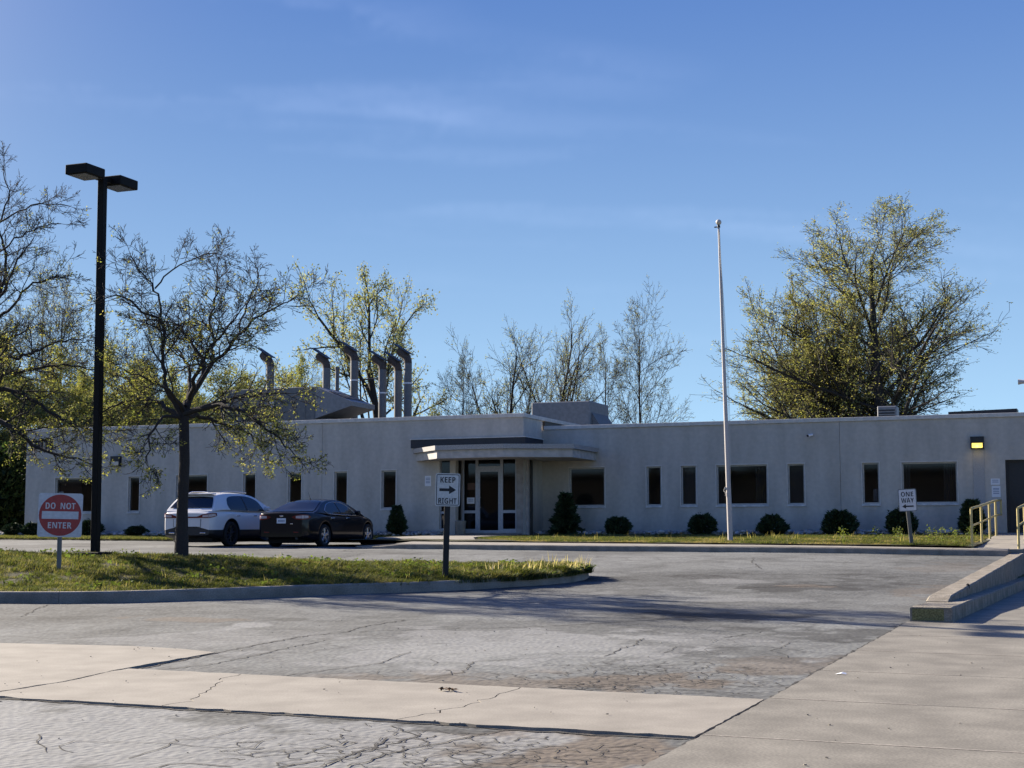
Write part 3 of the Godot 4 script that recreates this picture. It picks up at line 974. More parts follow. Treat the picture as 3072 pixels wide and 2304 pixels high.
# wall in the plane z = zf with openings [x0, x1, y0, y1]
func wall(m: MB, x0: float, x1: float, y0: float, y1: float, zf: float, th: float, holes: Array) -> void:
	var xs := [x0, x1]
	var ys := [y0, y1]
	for o in holes:
		for q in [o[0], o[1]]:
			if q > x0 and q < x1 and not q in xs: xs.append(q)
		for q in [o[2], o[3]]:
			if q > y0 and q < y1 and not q in ys: ys.append(q)
	xs.sort()
	ys.sort()
	for a in xs.size() - 1:
		for b in ys.size() - 1:
			var cx: float = (xs[a] + xs[a + 1]) / 2.0
			var cy: float = (ys[b] + ys[b + 1]) / 2.0
			var open := false
			for o in holes:
				if cx > o[0] and cx < o[1] and cy > o[2] and cy < o[3]:
					open = true
			if open:
				continue
			m.quad(Vector3(xs[a], ys[b], zf), Vector3(xs[a + 1], ys[b], zf), Vector3(xs[a + 1], ys[b + 1], zf), Vector3(xs[a], ys[b + 1], zf))
			m.quad(Vector3(xs[a + 1], ys[b], zf - th), Vector3(xs[a], ys[b], zf - th), Vector3(xs[a], ys[b + 1], zf - th), Vector3(xs[a + 1], ys[b + 1], zf - th))
	for o in holes:
		var f := zf
		var g := zf - th
		if o[0] > x0:
			m.quad(Vector3(o[0], o[2], f), Vector3(o[0], o[2], g), Vector3(o[0], o[3], g), Vector3(o[0], o[3], f))
		if o[1] < x1:
			m.quad(Vector3(o[1], o[2], g), Vector3(o[1], o[2], f), Vector3(o[1], o[3], f), Vector3(o[1], o[3], g))
		if o[3] < y1:
			m.quad(Vector3(o[0], o[3], g), Vector3(o[1], o[3], g), Vector3(o[1], o[3], f), Vector3(o[0], o[3], f))
		if o[2] > y0:
			m.quad(Vector3(o[0], o[2], f), Vector3(o[1], o[2], f), Vector3(o[1], o[2], g), Vector3(o[0], o[2], g))
	m.quad(Vector3(x0, y0, zf - th), Vector3(x0, y0, zf), Vector3(x0, y1, zf), Vector3(x0, y1, zf - th))
	m.quad(Vector3(x1, y0, zf), Vector3(x1, y0, zf - th), Vector3(x1, y1, zf - th), Vector3(x1, y1, zf))
	m.quad(Vector3(x0, y1, zf), Vector3(x1, y1, zf), Vector3(x1, y1, zf - th), Vector3(x0, y1, zf - th))

func frame(m: MB, x0: float, x1: float, y0: float, y1: float, z0: float, z1: float, w: float) -> void:
	m.box(Vector3(x0, y0, z0), Vector3(x0 + w, y1, z1))
	m.box(Vector3(x1 - w, y0, z0), Vector3(x1, y1, z1))
	m.box(Vector3(x0 + w, y1 - w, z0), Vector3(x1 - w, y1, z1))
	m.box(Vector3(x0 + w, y0, z0), Vector3(x1 - w, y0 + w, z1))

func window(b: Node3D, x0: float, x1: float, y0: float, y1: float, zf: float, inside := 0) -> void:
	var fr := MB.new()
	frame(fr, x0 + 0.002, x1 - 0.002, y0 + 0.002, y1 - 0.002, zf - 0.12, zf - 0.06, 0.045)
	var w := part("window", fr, M.window_frame, b)
	var g := MB.new()
	g.quad(Vector3(x0 + 0.04, y0 + 0.04, zf - 0.095), Vector3(x1 - 0.04, y0 + 0.04, zf - 0.095), Vector3(x1 - 0.04, y1 - 0.04, zf - 0.095), Vector3(x0 + 0.04, y1 - 0.04, zf - 0.095))
	part("pane", g, M.glass, w)
	var s := MB.new()
	s.cbox(Vector3(x0 - 0.04, y0 - 0.075, zf + 0.003), Vector3(x1 + 0.04, y0 - 0.004, zf + 0.035), 0.006)
	part("sill", s, M.sill, w)
	var t := MB.new()
	t.box(Vector3(x0 - 0.035, y1 + 0.004, zf + 0.003), Vector3(x1 + 0.035, y1 + 0.04, zf + 0.02))
	t.box(Vector3(x0 - 0.035, y0, zf + 0.003), Vector3(x0 - 0.003, y1, zf + 0.018))
	t.box(Vector3(x1 + 0.003, y0, zf + 0.003), Vector3(x1 + 0.035, y1, zf + 0.018))
	part("trim", t, M.coping, w)
	if inside == 1:      # upright slats gathered at both sides
		for q in [[x0 + 0.06, 0.16], [x1 - 0.42, 0.36]]:
			var x: float = q[0]
			while x < q[0] + q[1]:
				var l := MB.new()
				l.box(Vector3(-0.035, y0 + 0.05, -0.001), Vector3(0.035, y1 - 0.05, 0.001), Transform3D(Basis(Vector3.UP, 0.9), Vector3(x, 0, zf - 0.2)))
				part("blind_slat", l, M.blind, w)
				x += 0.075
	elif inside == 2:    # slats closed across the whole pane
		var x := x0 + 0.07
		while x < x1 - 0.05:
			var l := MB.new()
			l.box(Vector3(-0.04, y0 + 0.05, -0.001), Vector3(0.04, y1 - 0.05, 0.001), Transform3D(Basis(Vector3.UP, 0.35), Vector3(x, 0, zf - 0.2)))
			part("blind_slat", l, M.blind, w)
			x += 0.08
	elif inside == 3:
		var l := MB.new()
		l.box(Vector3(x0 + 0.05, y0 + 0.05, zf - 0.21), Vector3(x0 + (x1 - x0) * 0.6, y1 - 0.05, zf - 0.2))
		part("curtain", l, M.curtain, w)
	elif inside == 4:    # something pale standing on the sill inside
		var l := MB.new()
		l.cbox(Vector3(x1 - 0.24, y0 + 0.06, zf - 0.32), Vector3(x1 - 0.08, y0 + 0.5, zf - 0.22), 0.02)
		part("box_on_sill", l, M.sill, w)

func building() -> void:
	var b := thing("office_building", Vector3.ZERO, 0.0, "long low grey office building with flat roof and glazed entrance", "building")
	var lw := [[-20.04, -18.15, 2.71, 4.07, 3], [-16.55, -16.04, 2.72, 4.08, 0], [-14.36, -12.96, 2.74, 4.10, 0], [-11.37, -10.83, 2.76, 4.12, 0], [-9.43, -8.86, 2.76, 4.12, 0], [-7.48, -6.95, 2.76, 4.13, 0], [-5.54, -4.96, 2.76, 4.14, 0]]
	var rw := [[1.03, 2.36, 2.83, 4.20, 0], [3.92, 4.45, 2.83, 4.20, 0], [5.17, 5.72, 2.83, 4.20, 2], [6.44, 8.22, 2.83, 4.20, 1], [8.92, 9.49, 2.83, 4.20, 2], [11.43, 11.98, 2.83, 4.19, 4], [12.72, 14.49, 2.83, 4.18, 1]]
	var strip := [-3.23, -2.82, 2.0, 4.55]
	# left wing front: one panel each side of the upright joint, with the entrance recess cut out of the second
	var m := MB.new()
	wall(m, -21.5, -8.006, 0.6, 5.93, 0.0, 0.25, lw.slice(0, 5))
	part("wall_panel", m, M.painted_block, b)
	m = MB.new()
	wall(m, -7.994, 0.0, 0.6, 5.93, 0.0, 0.25, [lw[5], lw[6], strip, [-2.60, 0.0, 1.5, 4.62]])
	part("wall_panel", m, M.painted_block, b)
	# right wing front
	m = MB.new()
	wall(m, 0.0, 10.694, 0.6, 5.60, -1.9, 0.25, rw.slice(0, 5))
	part("wall_panel", m, M.painted_block, b)
	m = MB.new()
	wall(m, 10.706, 34.0, 0.0, 5.60, -1.9, 0.25, [rw[5], rw[6], [16.0, 17.15, 1.86, 4.21]])
	part("wall_panel", m, M.painted_block, b)
	for q in lw:
		window(b, q[0], q[1], q[2], q[3], 0.0, q[4])
	for q in rw:
		window(b, q[0], q[1], q[2], q[3], -1.9, q[4])
	# returns, ends and back
	m = MB.new()
	m.box(Vector3(-0.25, 4.62, -1.9), Vector3(-0.002, 5.93, -0.252))
	m.box(Vector3(-0.25, 0.6, -1.9), Vector3(-0.002, 4.618, -0.752))
	part("return_wall", m, M.painted_block, b)
	m = MB.new()
	m.box(Vector3(-21.5, 0.6, -26.0), Vector3(-21.25, 5.93, -0.252))
	part("end_wall", m, M.painted_block, b)
	m = MB.new()
	m.box(Vector3(-21.248, 0.6, -26.0), Vector3(34.0, 5.4, -25.75))
	part("back_wall", m, M.painted_block, b)
	m = MB.new()
	m.box(Vector3(33.75, 0.0, -25.748), Vector3(34.0, 5.60, -2.152))
	part("end_wall", m, M.painted_block, b)
	# upper side of the left wing above the lower roof: dark siding
	m = MB.new()
	m.box(Vector3(-0.15, 5.2, -25.7), Vector3(0.0, 5.93, -2.16))
	part("side_cladding", m, M.dark_metal, b)
	# roofs and floor
	m = MB.new()
	m.box(Vector3(-21.24, 5.45, -25.74), Vector3(-0.26, 5.62, -0.26))
	part("roof", m, M.roofing, b)
	m = MB.new()
	m.box(Vector3(0.002, 5.1, -25.74), Vector3(33.74, 5.27, -2.16))
	part("roof", m, M.roofing, b)
	m = MB.new()
	m.box(Vector3(-21.24, 1.7, -25.74), Vector3(33.74, 1.85, -2.16))
	m.box(Vector3(-21.24, 1.7, -2.158), Vector3(-0.26, 1.85, -0.26))
	part("floor", m, M.carpet, b)
	m = MB.new()
	m.box(Vector3(-21.2, 1.86, -5.2), Vector3(33.7, 5.08, -5.0))
	part("inner_wall", m, M.inside, b)
	# copings in lengths
	for q in [[-21.56, -14.4], [-14.395, -7.2], [-7.195, 0.05]]:
		m = MB.new()
		m.cbox(Vector3(q[0], 5.932, -0.30), Vector3(q[1], 6.07, 0.045), 0.008)
		part("coping", m, M.coping, b)
	m = MB.new()
	m.cbox(Vector3(-0.28, 5.933, -25.9), Vector3(0.048, 6.068, -0.302), 0.008)
	part("coping", m, M.coping, b)
	for q in [[0.06, 5.6], [5.605, 11.2], [11.205, 16.8], [16.805, 34.05]]:
		m = MB.new()
		m.cbox(Vector3(q[0], 5.602, -2.20), Vector3(q[1], 5.735, -1.855), 0.008)
		part("coping", m, M.coping, b)
	# entrance wall set back under the canopy
	m = MB.new()
	wall(m, -2.598, -0.002, 1.5, 4.618, -0.5, 0.25, [[-2.56, -0.47, 1.88, 4.60]])
	part("entrance_wall", m, M.entry_stone, b)
	m = MB.new()
	m.box(Vector3(-3.6, 1.85, -4.0), Vector3(-0.3, 4.6, -3.9))
	part("lobby_wall", m, M.inside, b)
	# storefront glazing
	var z0 := -0.62
	var z1 := -0.54
	m = MB.new()
	frame(m, -2.558, -0.472, 1.882, 4.598, z0, z1, 0.05)
	for x in [-2.06, -1.10]:
		m.box(Vector3(x, 1.932, z0), Vector3(x + 0.1, 4.548, z1))
	m.box(Vector3(-1.96, 4.13, z0 + 0.002), Vector3(-1.10, 4.25, z1 - 0.002))
	for q in [[-2.508, -2.06], [-1.0, -0.522]]:
		m.box(Vector3(q[0], 2.58, z0 + 0.002), Vector3(q[1], 2.68, z1 - 0.002))
		m.box(Vector3(q[0], 1.932, z0 + 0.002), Vector3(q[1], 2.02, z1 - 0.002))
	var sf := part("storefront", m, M.aluminium, b)
	for q in [[-2.508, -2.06, 2.68, 4.548], [-2.508, -2.06, 2.02, 2.58], [-1.0, -0.522, 2.68, 4.548], [-1.0, -0.522, 2.02, 2.58], [-1.96, -1.10, 4.25, 4.548]]:
		m = MB.new()
		m.box(Vector3(q[0] - 0.01, q[2] - 0.01, -0.585), Vector3(q[1] + 0.01, q[3] + 0.01, -0.577))
		part("pane", m, M.glass, sf)
	m = MB.new()
	frame(m, -1.955, -1.105, 1.90, 4.125, -0.605, -0.535, 0.07)
	var dr := part("door", m, M.aluminium, b)
	m = MB.new()
	m.box(Vector3(-1.89, 1.965, -0.575), Vector3(-1.17, 4.06, -0.567))
	part("pane", m, M.glass, dr)
	m = MB.new()
	m.tube(PackedVector3Array([Vector3(-1.86, 2.78, -0.54), Vector3(-1.86, 2.78, -0.47), Vector3(-1.86, 2.86, -0.45), Vector3(-1.86, 3.06, -0.45), Vector3(-1.86, 3.14, -0.47), Vector3(-1.86, 3.14, -0.54)]), PackedFloat32Array([0.016, 0.016, 0.016, 0.016, 0.016, 0.016]), 6)
	part("handle", m, M.aluminium, dr)
	# narrow glazed strip left of the recess
	m = MB.new()
	frame(m, -3.228, -2.822, 2.002, 4.548, -0.14, -0.07, 0.035)
	m.box(Vector3(-3.193, 2.56, -0.138), Vector3(-2.857, 2.64, -0.072))
	var st := part("window", m, M.aluminium, b)
	for q in [[2.04, 2.56], [2.64, 4.51]]:
		m = MB.new()
		m.box(Vector3(-3.2, q[0], -0.11), Vector3(-2.85, q[1], -0.102))
		part("pane", m, M.glass, st)
	# canopy: left face angled, long front, right face angled away
	var pl := PackedVector2Array([Vector2(-4.15, 0.002), Vector2(-4.12, 0.05), Vector2(-2.65, 1.5), Vector2(-0.1, 1.6), Vector2(2.05, 0.62), Vector2(2.05, -1.898), Vector2(0.002, -1.898), Vector2(0.002, 0.002)])
	m = MB.new()
	m.prism(pl, func(x, z): return 4.45, func(x, z): return 4.735)
	var soff := Geometry2D.triangulate_polygon(pl)
	for k in range(0, soff.size(), 3):
		var q := []
		for j in 3:
			q.append(Vector3(pl[soff[k + j]].x, 4.45, pl[soff[k + j]].y))
		if (q[1] - q[0]).cross(q[2] - q[0]).y > 0.0: m.tri(q[0], q[2], q[1])
		else: m.tri(q[0], q[1], q[2])
	var cp := part("canopy", m, M.canopy_paint, b)
	var edge := PackedVector2Array([Vector2(-4.27, 0.003), Vector2(-4.25, 0.06), Vector2(-2.69, 1.575), Vector2(-0.085, 1.68), Vector2(2.13, 0.675), Vector2(2.13, -1.897), Vector2(0.003, -1.897), Vector2(0.003, 0.003)])
	m = MB.new()
	m.prism(edge, func(x, z): return 4.737, func(x, z): return 4.90)
	part("drip_edge", m, M.canopy_drip_edge, cp)
	# dark band on the wall above the canopy, with a pale flashing on top
	m = MB.new()
	m.box(Vector3(-4.33, 4.92, 0.003), Vector3(0.0, 5.22, 0.10))
	m.box(Vector3(0.002, 4.92, -1.70), Vector3(0.10, 5.22, 0.10))
	var bd := part("dark_band", m, M.dark_metal, b)
	m = MB.new()
	m.box(Vector3(-4.36, 5.222, 0.003), Vector3(0.0, 5.255, 0.13))
	m.box(Vector3(0.002, 5.222, -1.72), Vector3(0.13, 5.255, 0.13))
	part("flashing", m, M.coping, bd)
	m = MB.new()
	m.cyl(Vector3(0.05, 1.8, -0.68), Vector3(0.05, 4.44, -0.68), 0.045, 0.045, 8)
	part("downspout", m, M.black_plastic, b)
	# side door at the right, set deep in the wall
	m = MB.new()
	m.box(Vector3(16.002, 1.862, -2.12), Vector3(17.148, 4.208, -2.06))
	var sd := part("side_door", m, M.door_paint, b)
	m = MB.new()
	frame(m, 16.002, 17.148, 1.862, 4.208, -2.058, -2.0, 0.06)
	part("door_frame", m, M.door_paint, sd)
	m = MB.new()
	m.box(Vector3(-0.02, -0.55, 0), Vector3(0.02, 0.55, 0.03), Transform3D(Basis(Vector3.FORWARD, -0.32), Vector3(16.35, 2.5, -2.0)))
	part("push_bar", m, M.black_plastic, sd)
	# pale conduit cover below the wall lamp
	m = MB.new()
	m.box(Vector3(15.0, 1.9, -1.898), Vector3(15.36, 4.56, -1.885))
	part("patched_strip", m, mat("patched_paint", L(0.46, 0.45, 0.43), 0.9, noise_tex(0.05, 4, gray(0.8), gray(1.0), 61), 1.0), b)
	# house number
	var font := SystemFont.new()
	font.font_names = PackedStringArray(["Droid Sans"])
	font.font_weight = 700
	var x := -21.18
	for ch in "2018":
		var t := TextMesh.new()
		t.text = ch
		t.font = font
		t.font_size = 64
		t.pixel_size = 0.01
		t.depth = 0.06
		var bb := t.get_aabb()
		var o := part("numeral", t, M.dark_metal, b)
		var s := 0.43 / bb.size.y
		var wd := 0.21 if ch != "1" else 0.15
		o.scale = Vector3(wd / bb.size.x, s, 1.0)
		o.position = Vector3(x - bb.position.x * o.scale.x, 5.25 - bb.position.y * s, 0.034)
		x += wd + 0.065

func roof_things() -> void:
	# large air handler with intake hood
	var h := thing("air_handler", Vector3(-13.2, 5.62, -6.0), 0.0, "long dark grey rooftop air handler with slanted intake hood", "roof unit")
	var m := MB.new()
	m.cbox(Vector3(-2.3, 0.05, -1.1), Vector3(2.1, 2.27, 1.0), 0.03)
	part("housing", m, M.roof_unit, h)
	for x in [-0.9, 0.5, 1.6]:
		m = MB.new()
		m.box(Vector3(x, 0.1, 1.002), Vector3(x + 0.05, 2.22, 1.02))
		part("panel_rib", m, M.roof_unit, h)
	m = MB.new()
	var top_l := 2.1
	var pts := [Vector2(2.102, 2.25), Vector2(3.75, 1.60), Vector2(3.75, 1.42), Vector2(2.102, 0.95)]
	for k in 4:
		var a: Vector2 = pts[k]
		var c: Vector2 = pts[(k + 1) % 4]
		m.quad(Vector3(c.x, c.y, 1.0), Vector3(a.x, a.y, 1.0), Vector3(a.x, a.y, -1.1), Vector3(c.x, c.y, -1.1))
	m.quad(Vector3(pts[3].x, pts[3].y, 1.0), Vector3(pts[2].x, pts[2].y, 1.0), Vector3(pts[1].x, pts[1].y, 1.0), Vector3(pts[0].x, pts[0].y, 1.0))
	m.quad(Vector3(pts[0].x, pts[0].y, -1.1), Vector3(pts[1].x, pts[1].y, -1.1), Vector3(pts[2].x, pts[2].y, -1.1), Vector3(pts[3].x, pts[3].y, -1.1))
	var hood := part("intake_hood", m, M.roof_unit_pale, h)
	m = MB.new()
	m.box(Vector3(0.55, 0.012, -0.9), Vector3(1.35, 0.03, 0.8), Transform3D(Basis(Vector3.FORWARD, 0.376), Vector3(2.102, 2.25, 0)))
	part("hood_opening", m, M.black_plastic, hood)
	m = MB.new()
	m.box(Vector3(2.102, 0.05, -1.0), Vector3(2.75, 0.94, 0.9))
	part("base_section", m, M.roof_unit, h)
	m = MB.new()
	m.box(Vector3(-0.05, 1.45, 1.003), Vector3(0.16, 1.72, 1.012))
	part("warning_plate", m, M.paper, h)
	# gooseneck exhaust stacks
	var spots := [[-14.38, -6.9, 9.85, "gooseneck exhaust duct rising behind the tree, farthest left of the six"], [-11.64, -6.9, 9.68, "gooseneck exhaust duct behind the air handler, second of six from the tree"], [-10.9, -8.0, 10.08, "tall gooseneck duct with white band right of the air handler hood"], [-9.55, -8.0, 9.64, "gooseneck duct with a low white band, fourth from the tree"], [-9.01, -8.4, 9.60, "gooseneck duct half hidden behind the rightmost tall one"], [-8.36, -8.0, 9.86, "tall gooseneck duct with white band, rightmost of the six"]]
	for k in spots.size():
		var q: Array = spots[k]
		var s := thing("exhaust_stack", Vector3(q[0], 5.62, q[1]), 0.0, q[3], "exhaust duct", "gooseneck exhaust ducts on the roof")
		var top_y: float = q[2] - 5.62
		var ty := top_y - 0.82
		m = MB.new()
		m.cyl(Vector3(0, 0, 0), Vector3(0, ty, 0), 0.172, 0.172, 14)
		part("duct", m, M.duct, s)
		m = MB.new()
		m.tube(PackedVector3Array([Vector3(0, ty, 0), Vector3(-0.012, ty + 0.12, 0), Vector3(-0.05, ty + 0.22, 0), Vector3(-0.12, ty + 0.32, 0), Vector3(-0.21, ty + 0.41, 0), Vector3(-0.33, ty + 0.50, 0), Vector3(-0.42, ty + 0.56, 0)]), PackedFloat32Array([0.174, 0.174, 0.175, 0.18, 0.195, 0.205, 0.16]), 14, true)
		var el := part("elbow", m, M.duct_rust, s)
		m = MB.new()
		m.box(Vector3(-0.42, -0.018, -0.22), Vector3(0.42, 0.018, 0.22), Transform3D(Basis(Vector3.FORWARD, deg_to_rad(32.0)), Vector3(-0.245, ty + 0.62, 0)))
		part("flap", m, M.dark_metal, el)
		if k in [2, 3, 5]:
			m = MB.new()
			var by: float = top_y - (1.45 if k != 3 else 1.6)
			m.cyl(Vector3(0, by - 0.25, 0), Vector3(0, by - 0.19, 0), 0.18, 0.18, 14)
			part("band", m, M.paper, s)
	m = MB.new()
	m.cyl(Vector3(0, 0, 0), Vector3(0, 3.2, 0), 0.085, 0.085, 10)
	m.cyl(Vector3(0, 3.2, 0), Vector3(0, 3.3, 0), 0.11, 0.11, 10)
	var v := top("vent_pipe", m, M.duct, "thin capped vent pipe between the gooseneck ducts", "vent pipe")
	v.position = Vector3(-11.29, 5.62, -7.2)
	m = MB.new()
	m.cyl(Vector3(-10.69, 8.45, -8.1), Vector3(-9.7, 8.45, -8.1), 0.035, 0.035, 6)
	top("brace_bar", m, M.dark_metal, "dark horizontal brace joining two of the exhaust ducts", "brace")
	# pale unit behind the corner
	var u := thing("rooftop_unit", Vector3(-1.3, 5.62, -9.0), 0.0, "pale grey boxy rooftop unit behind the entrance corner", "roof unit")
	m = MB.new()
	m.cbox(Vector3(-1.4, 0, -1.2), Vector3(1.1, 1.55, 1.2), 0.03)
	part("housing", m, M.roof_unit_pale, u)
	m = MB.new()
	m.quad(Vector3(1.102, 1.1, 1.0), Vector3(1.6, 0.35, 1.0), Vector3(1.6, 0.35, -1.0), Vector3(1.102, 1.1, -1.0))
	m.tri(Vector3(1.102, 0.35, 1.0), Vector3(1.6, 0.35, 1.0), Vector3(1.102, 1.1, 1.0))
	m.quad(Vector3(1.102, 0.35, -1.0), Vector3(1.6, 0.35, -1.0), Vector3(1.6, 0.35, 1.0), Vector3(1.102, 0.35, 1.0))
	part("rain_hood", m, M.roof_unit, u)
	u = thing("condenser", Vector3(11.75, 5.27, -6.0), 0.0, "small grey condenser unit on the right roof below the big tree", "roof unit")
	m = MB.new()
	m.cbox(Vector3(-0.34, 0, -0.34), Vector3(0.34, 1.13, 0.34), 0.03)
	part("housing", m, M.roof_unit_pale, u)
	for y in steps(0.35, 0.95, 0.1):
		m = MB.new()
		m.box(Vector3(-0.28, y, 0.342), Vector3(0.28, y + 0.05, 0.355))
		part("louvre", m, M.dark_metal, u)
	m = MB.new()
	m.prism(PackedVector2Array([Vector2(13.9, -6.2), Vector2(16.2, -6.2), Vector2(16.2, -5.4), Vector2(13.9, -5.4)]), func(x, z): return 5.26, func(x, z): return 6.10 + 0.05 * smoothstep(13.9, 15.5, x))
	top("roof_curb", m, M.dark_metal, "low dark curb on the roof at the far right", "roof curb")

func wall_things() -> void:
	for q in [[Vector3(-17.11, 4.49, 0.0), "dark wall pack lamp with pale lens on the left wing", false], [Vector3(15.16, 4.58, -1.9), "lit wall pack lamp with yellow lens above the side door", true]]:
		var l := thing("wall_lamp", q[0], 0.0, q[1], "wall lamp", "wall pack lamps on the office front")
		var m := MB.new()
		m.quad(Vector3(-0.21, 0.19, 0.16), Vector3(0.21, 0.19, 0.16), Vector3(0.21, 0.40, 0.14), Vector3(-0.21, 0.40, 0.14))
		m.box(Vector3(-0.21, 0.0, 0.003), Vector3(0.21, 0.40, 0.139))
		m.box(Vector3(-0.21, 0.19, 0.14), Vector3(0.21, 0.40, 0.158))
		m.box(Vector3(-0.21, 0.0, 0.14), Vector3(-0.17, 0.19, 0.158))
		m.box(Vector3(0.17, 0.0, 0.14), Vector3(0.21, 0.19, 0.158))
		m.box(Vector3(-0.17, 0.0, 0.14), Vector3(0.17, 0.03, 0.158))
		part("housing", m, M.black_plastic, l)
		m = MB.new()
		m.cbox(Vector3(-0.168, 0.032, 0.14), Vector3(0.168, 0.188, 0.152), 0.004)
		part("lamp_lens", m, M.lamp_lens_lit if q[2] else M.lens, l)
		if q[2]:
			var s := SpotLight3D.new()
			s.name = "lamp_light"
			s.light_color = Color(1.0, 0.85, 0.4)
			s.light_energy = 0.07
			s.light_size = 0.12
			s.spot_angle = 70.0
			s.spot_range = 12.0
			s.shadow_enabled = true
			l.add_child(s)
			s.position = Vector3(0, 0.1, 0.17)
			s.rotation.x = deg_to_rad(-50)
	var notes := [[Vector3(-3.80, 3.55, 0.003), 0.24, 0.37, "small white notice on the wall left of the entrance"], [Vector3(15.54, 3.41, -1.897), 0.28, 0.20, "upper white notice beside the side door"], [Vector3(15.56, 3.01, -1.897), 0.27, 0.36, "lower white notice with blue print beside the side door"], [Vector3(-2.40, 2.92, -0.576), 0.29, 0.22, "white paper notice taped inside the entrance sidelight"], [Vector3(-2.38, 3.42, -0.576), 0.28, 0.24, "faded tan paper on the entrance sidelight"]]
	for k in notes.size():
		var q: Array = notes[k]
		var p := thing("notice", q[0], 0.0, q[3], "notice", "paper notices on the office front")
		var m := MB.new()
		m.box(Vector3(0, 0, 0), Vector3(q[1], q[2], 0.006))
		part("sheet", m, M.paper if k != 4 else M.curtain, p)
		if k < 4:
			m = MB.new()
			for y in [0.3, 0.45, 0.62, 0.75]:
				m.box(Vector3(q[1] * 0.15, q[2] * y, 0.007), Vector3(q[1] * 0.85, q[2] * (y + 0.06), 0.008))
			part("print", m, M.print_blue, p)
	var c := thing("security_camera", Vector3(9.75, 5.12, -1.9), 0.0, "small white security camera high on the right wing", "camera")
	var m := MB.new()
	m.cyl(Vector3(0.0, 0.05, 0.003), Vector3(0.0, 0.05, 0.12), 0.02, 0.02, 8)
	part("bracket", m, M.paper, c)
	m = MB.new()
	m.cyl(Vector3(0.06, 0.05, 0.10), Vector3(-0.07, 0.02, 0.20), 0.04, 0.045, 10)
	part("body", m, M.paper, c)
	m = MB.new()
	m.cyl(Vector3(-0.068, 0.02, 0.199), Vector3(-0.10, 0.012, 0.222), 0.04, 0.04, 10)
	part("lens", m, M.black_plastic, c)

# ---------------------------------------------------------------- cars
func curve(keys: Array, s: float) -> float:
	# smooth curve through [s, value] pairs
	var m := keys.size()
	if s <= keys[0][0]: return keys[0][1]
	if s >= keys[m - 1][0]: return keys[m - 1][1]
	for k in m - 1:
		if s <= keys[k + 1][0]:
			var t: float = (s - keys[k][0]) / (keys[k + 1][0] - keys[k][0])
			var a: Array = keys[maxi(k - 1, 0)]
			var d: Array = keys[mini(k + 2, m - 1)]
			var h: float = keys[k + 1][0] - keys[k][0]
			var m0: float = (keys[k + 1][1] - a[1]) / maxf(keys[k + 1][0] - a[0], 0.001) * h
			var m1: float = (d[1] - keys[k][1]) / maxf(d[0] - keys[k][0], 0.001) * h
			# keep steep ends from overshooting
			var dy: float = keys[k + 1][1] - keys[k][1]
			m0 = clampf(m0, minf(0.0, 3.0 * dy), maxf(0.0, 3.0 * dy))
			m1 = clampf(m1, minf(0.0, 3.0 * dy), maxf(0.0, 3.0 * dy))
			return lerpf(keys[k][1], keys[k + 1][1], t * t * (3.0 - 2.0 * t)) + m0 * t * (1 - t) * (1 - t) - m1 * t * t * (1 - t)
	return 0.0

var spec := {}

func half_width(s: float) -> float:
	return curve(spec.width, s)

# right-hand side of the cross-section at s: list of (x, y) from the middle of the floor up to the middle of the top
func section(s: float) -> Array:
	var w := half_width(s)
	var yt := curve(spec.deck, s)
	var yb: float = curve(spec.floor, s)
	var ya := yb
	for c in spec.axles:
		var q: float = spec.arch * spec.arch - (s - c) * (s - c)
		if q > 0.0:
			ya = maxf(ya, spec.r + sqrt(q))
	var o := [Vector2(0, yb), Vector2(w - 0.30, yb), Vector2(w - 0.28, maxf(ya, yb))]
	var yc: float = spec.clad
	o.append(Vector2(w * 0.965, maxf(ya, yb + 0.01)))
	o.append(Vector2(w * 0.985, maxf(ya + 0.01, lerpf(yb, yc, 0.5))))
	o.append(Vector2(w * 0.995, maxf(ya + 0.02, yc)))
	var y0 := maxf(ya + 0.03, yc + 0.02)
	for t in [0.12, 0.3, 0.5, 0.7, 0.86]:
		var y := lerpf(y0, yt - 0.035, t)
		o.append(Vector2(w * (1.0 - 0.055 * pow(absf(t - 0.35) / 0.65, 2.0) * (1.0 if t > 0.35 else 0.3) + (0.012 if t > 0.6 and t < 0.8 else 0.0)), y))
	o.append(Vector2(w * 0.935, yt - 0.035))
	o.append(Vector2(w * 0.90, yt - 0.008))
	o.append(Vector2(w * 0.82, yt + 0.004))
	o.append(Vector2(w * 0.45, yt + 0.022))
	o.append(Vector2(0, yt + 0.028))
	return o

# shell of the cabin: t up the side (0..1), then q across the roof (0..1)
func cabin(s: float, t: float, q: float) -> Vector2:
	var yb := curve(spec.deck, s) - 0.02
	var yr := maxf(curve(spec.roof, s), yb + 0.001)
	var wb := half_width(s) * curve(spec.cabin_base, s)
	var k := clampf((yr - yb) / (spec.roof_max - yb), 0.0, 1.0)
	var wr := lerpf(wb, spec.roof_half, pow(k, 1.15))
	if q <= 0.0:
		return Vector2(lerpf(wb, wr, pow(t, 1.25)), lerpf(yb, yr - 0.05 * k, t))
	return Vector2(wr * (1.0 - q), yr - 0.05 * k * pow(1.0 - q, 2.4))

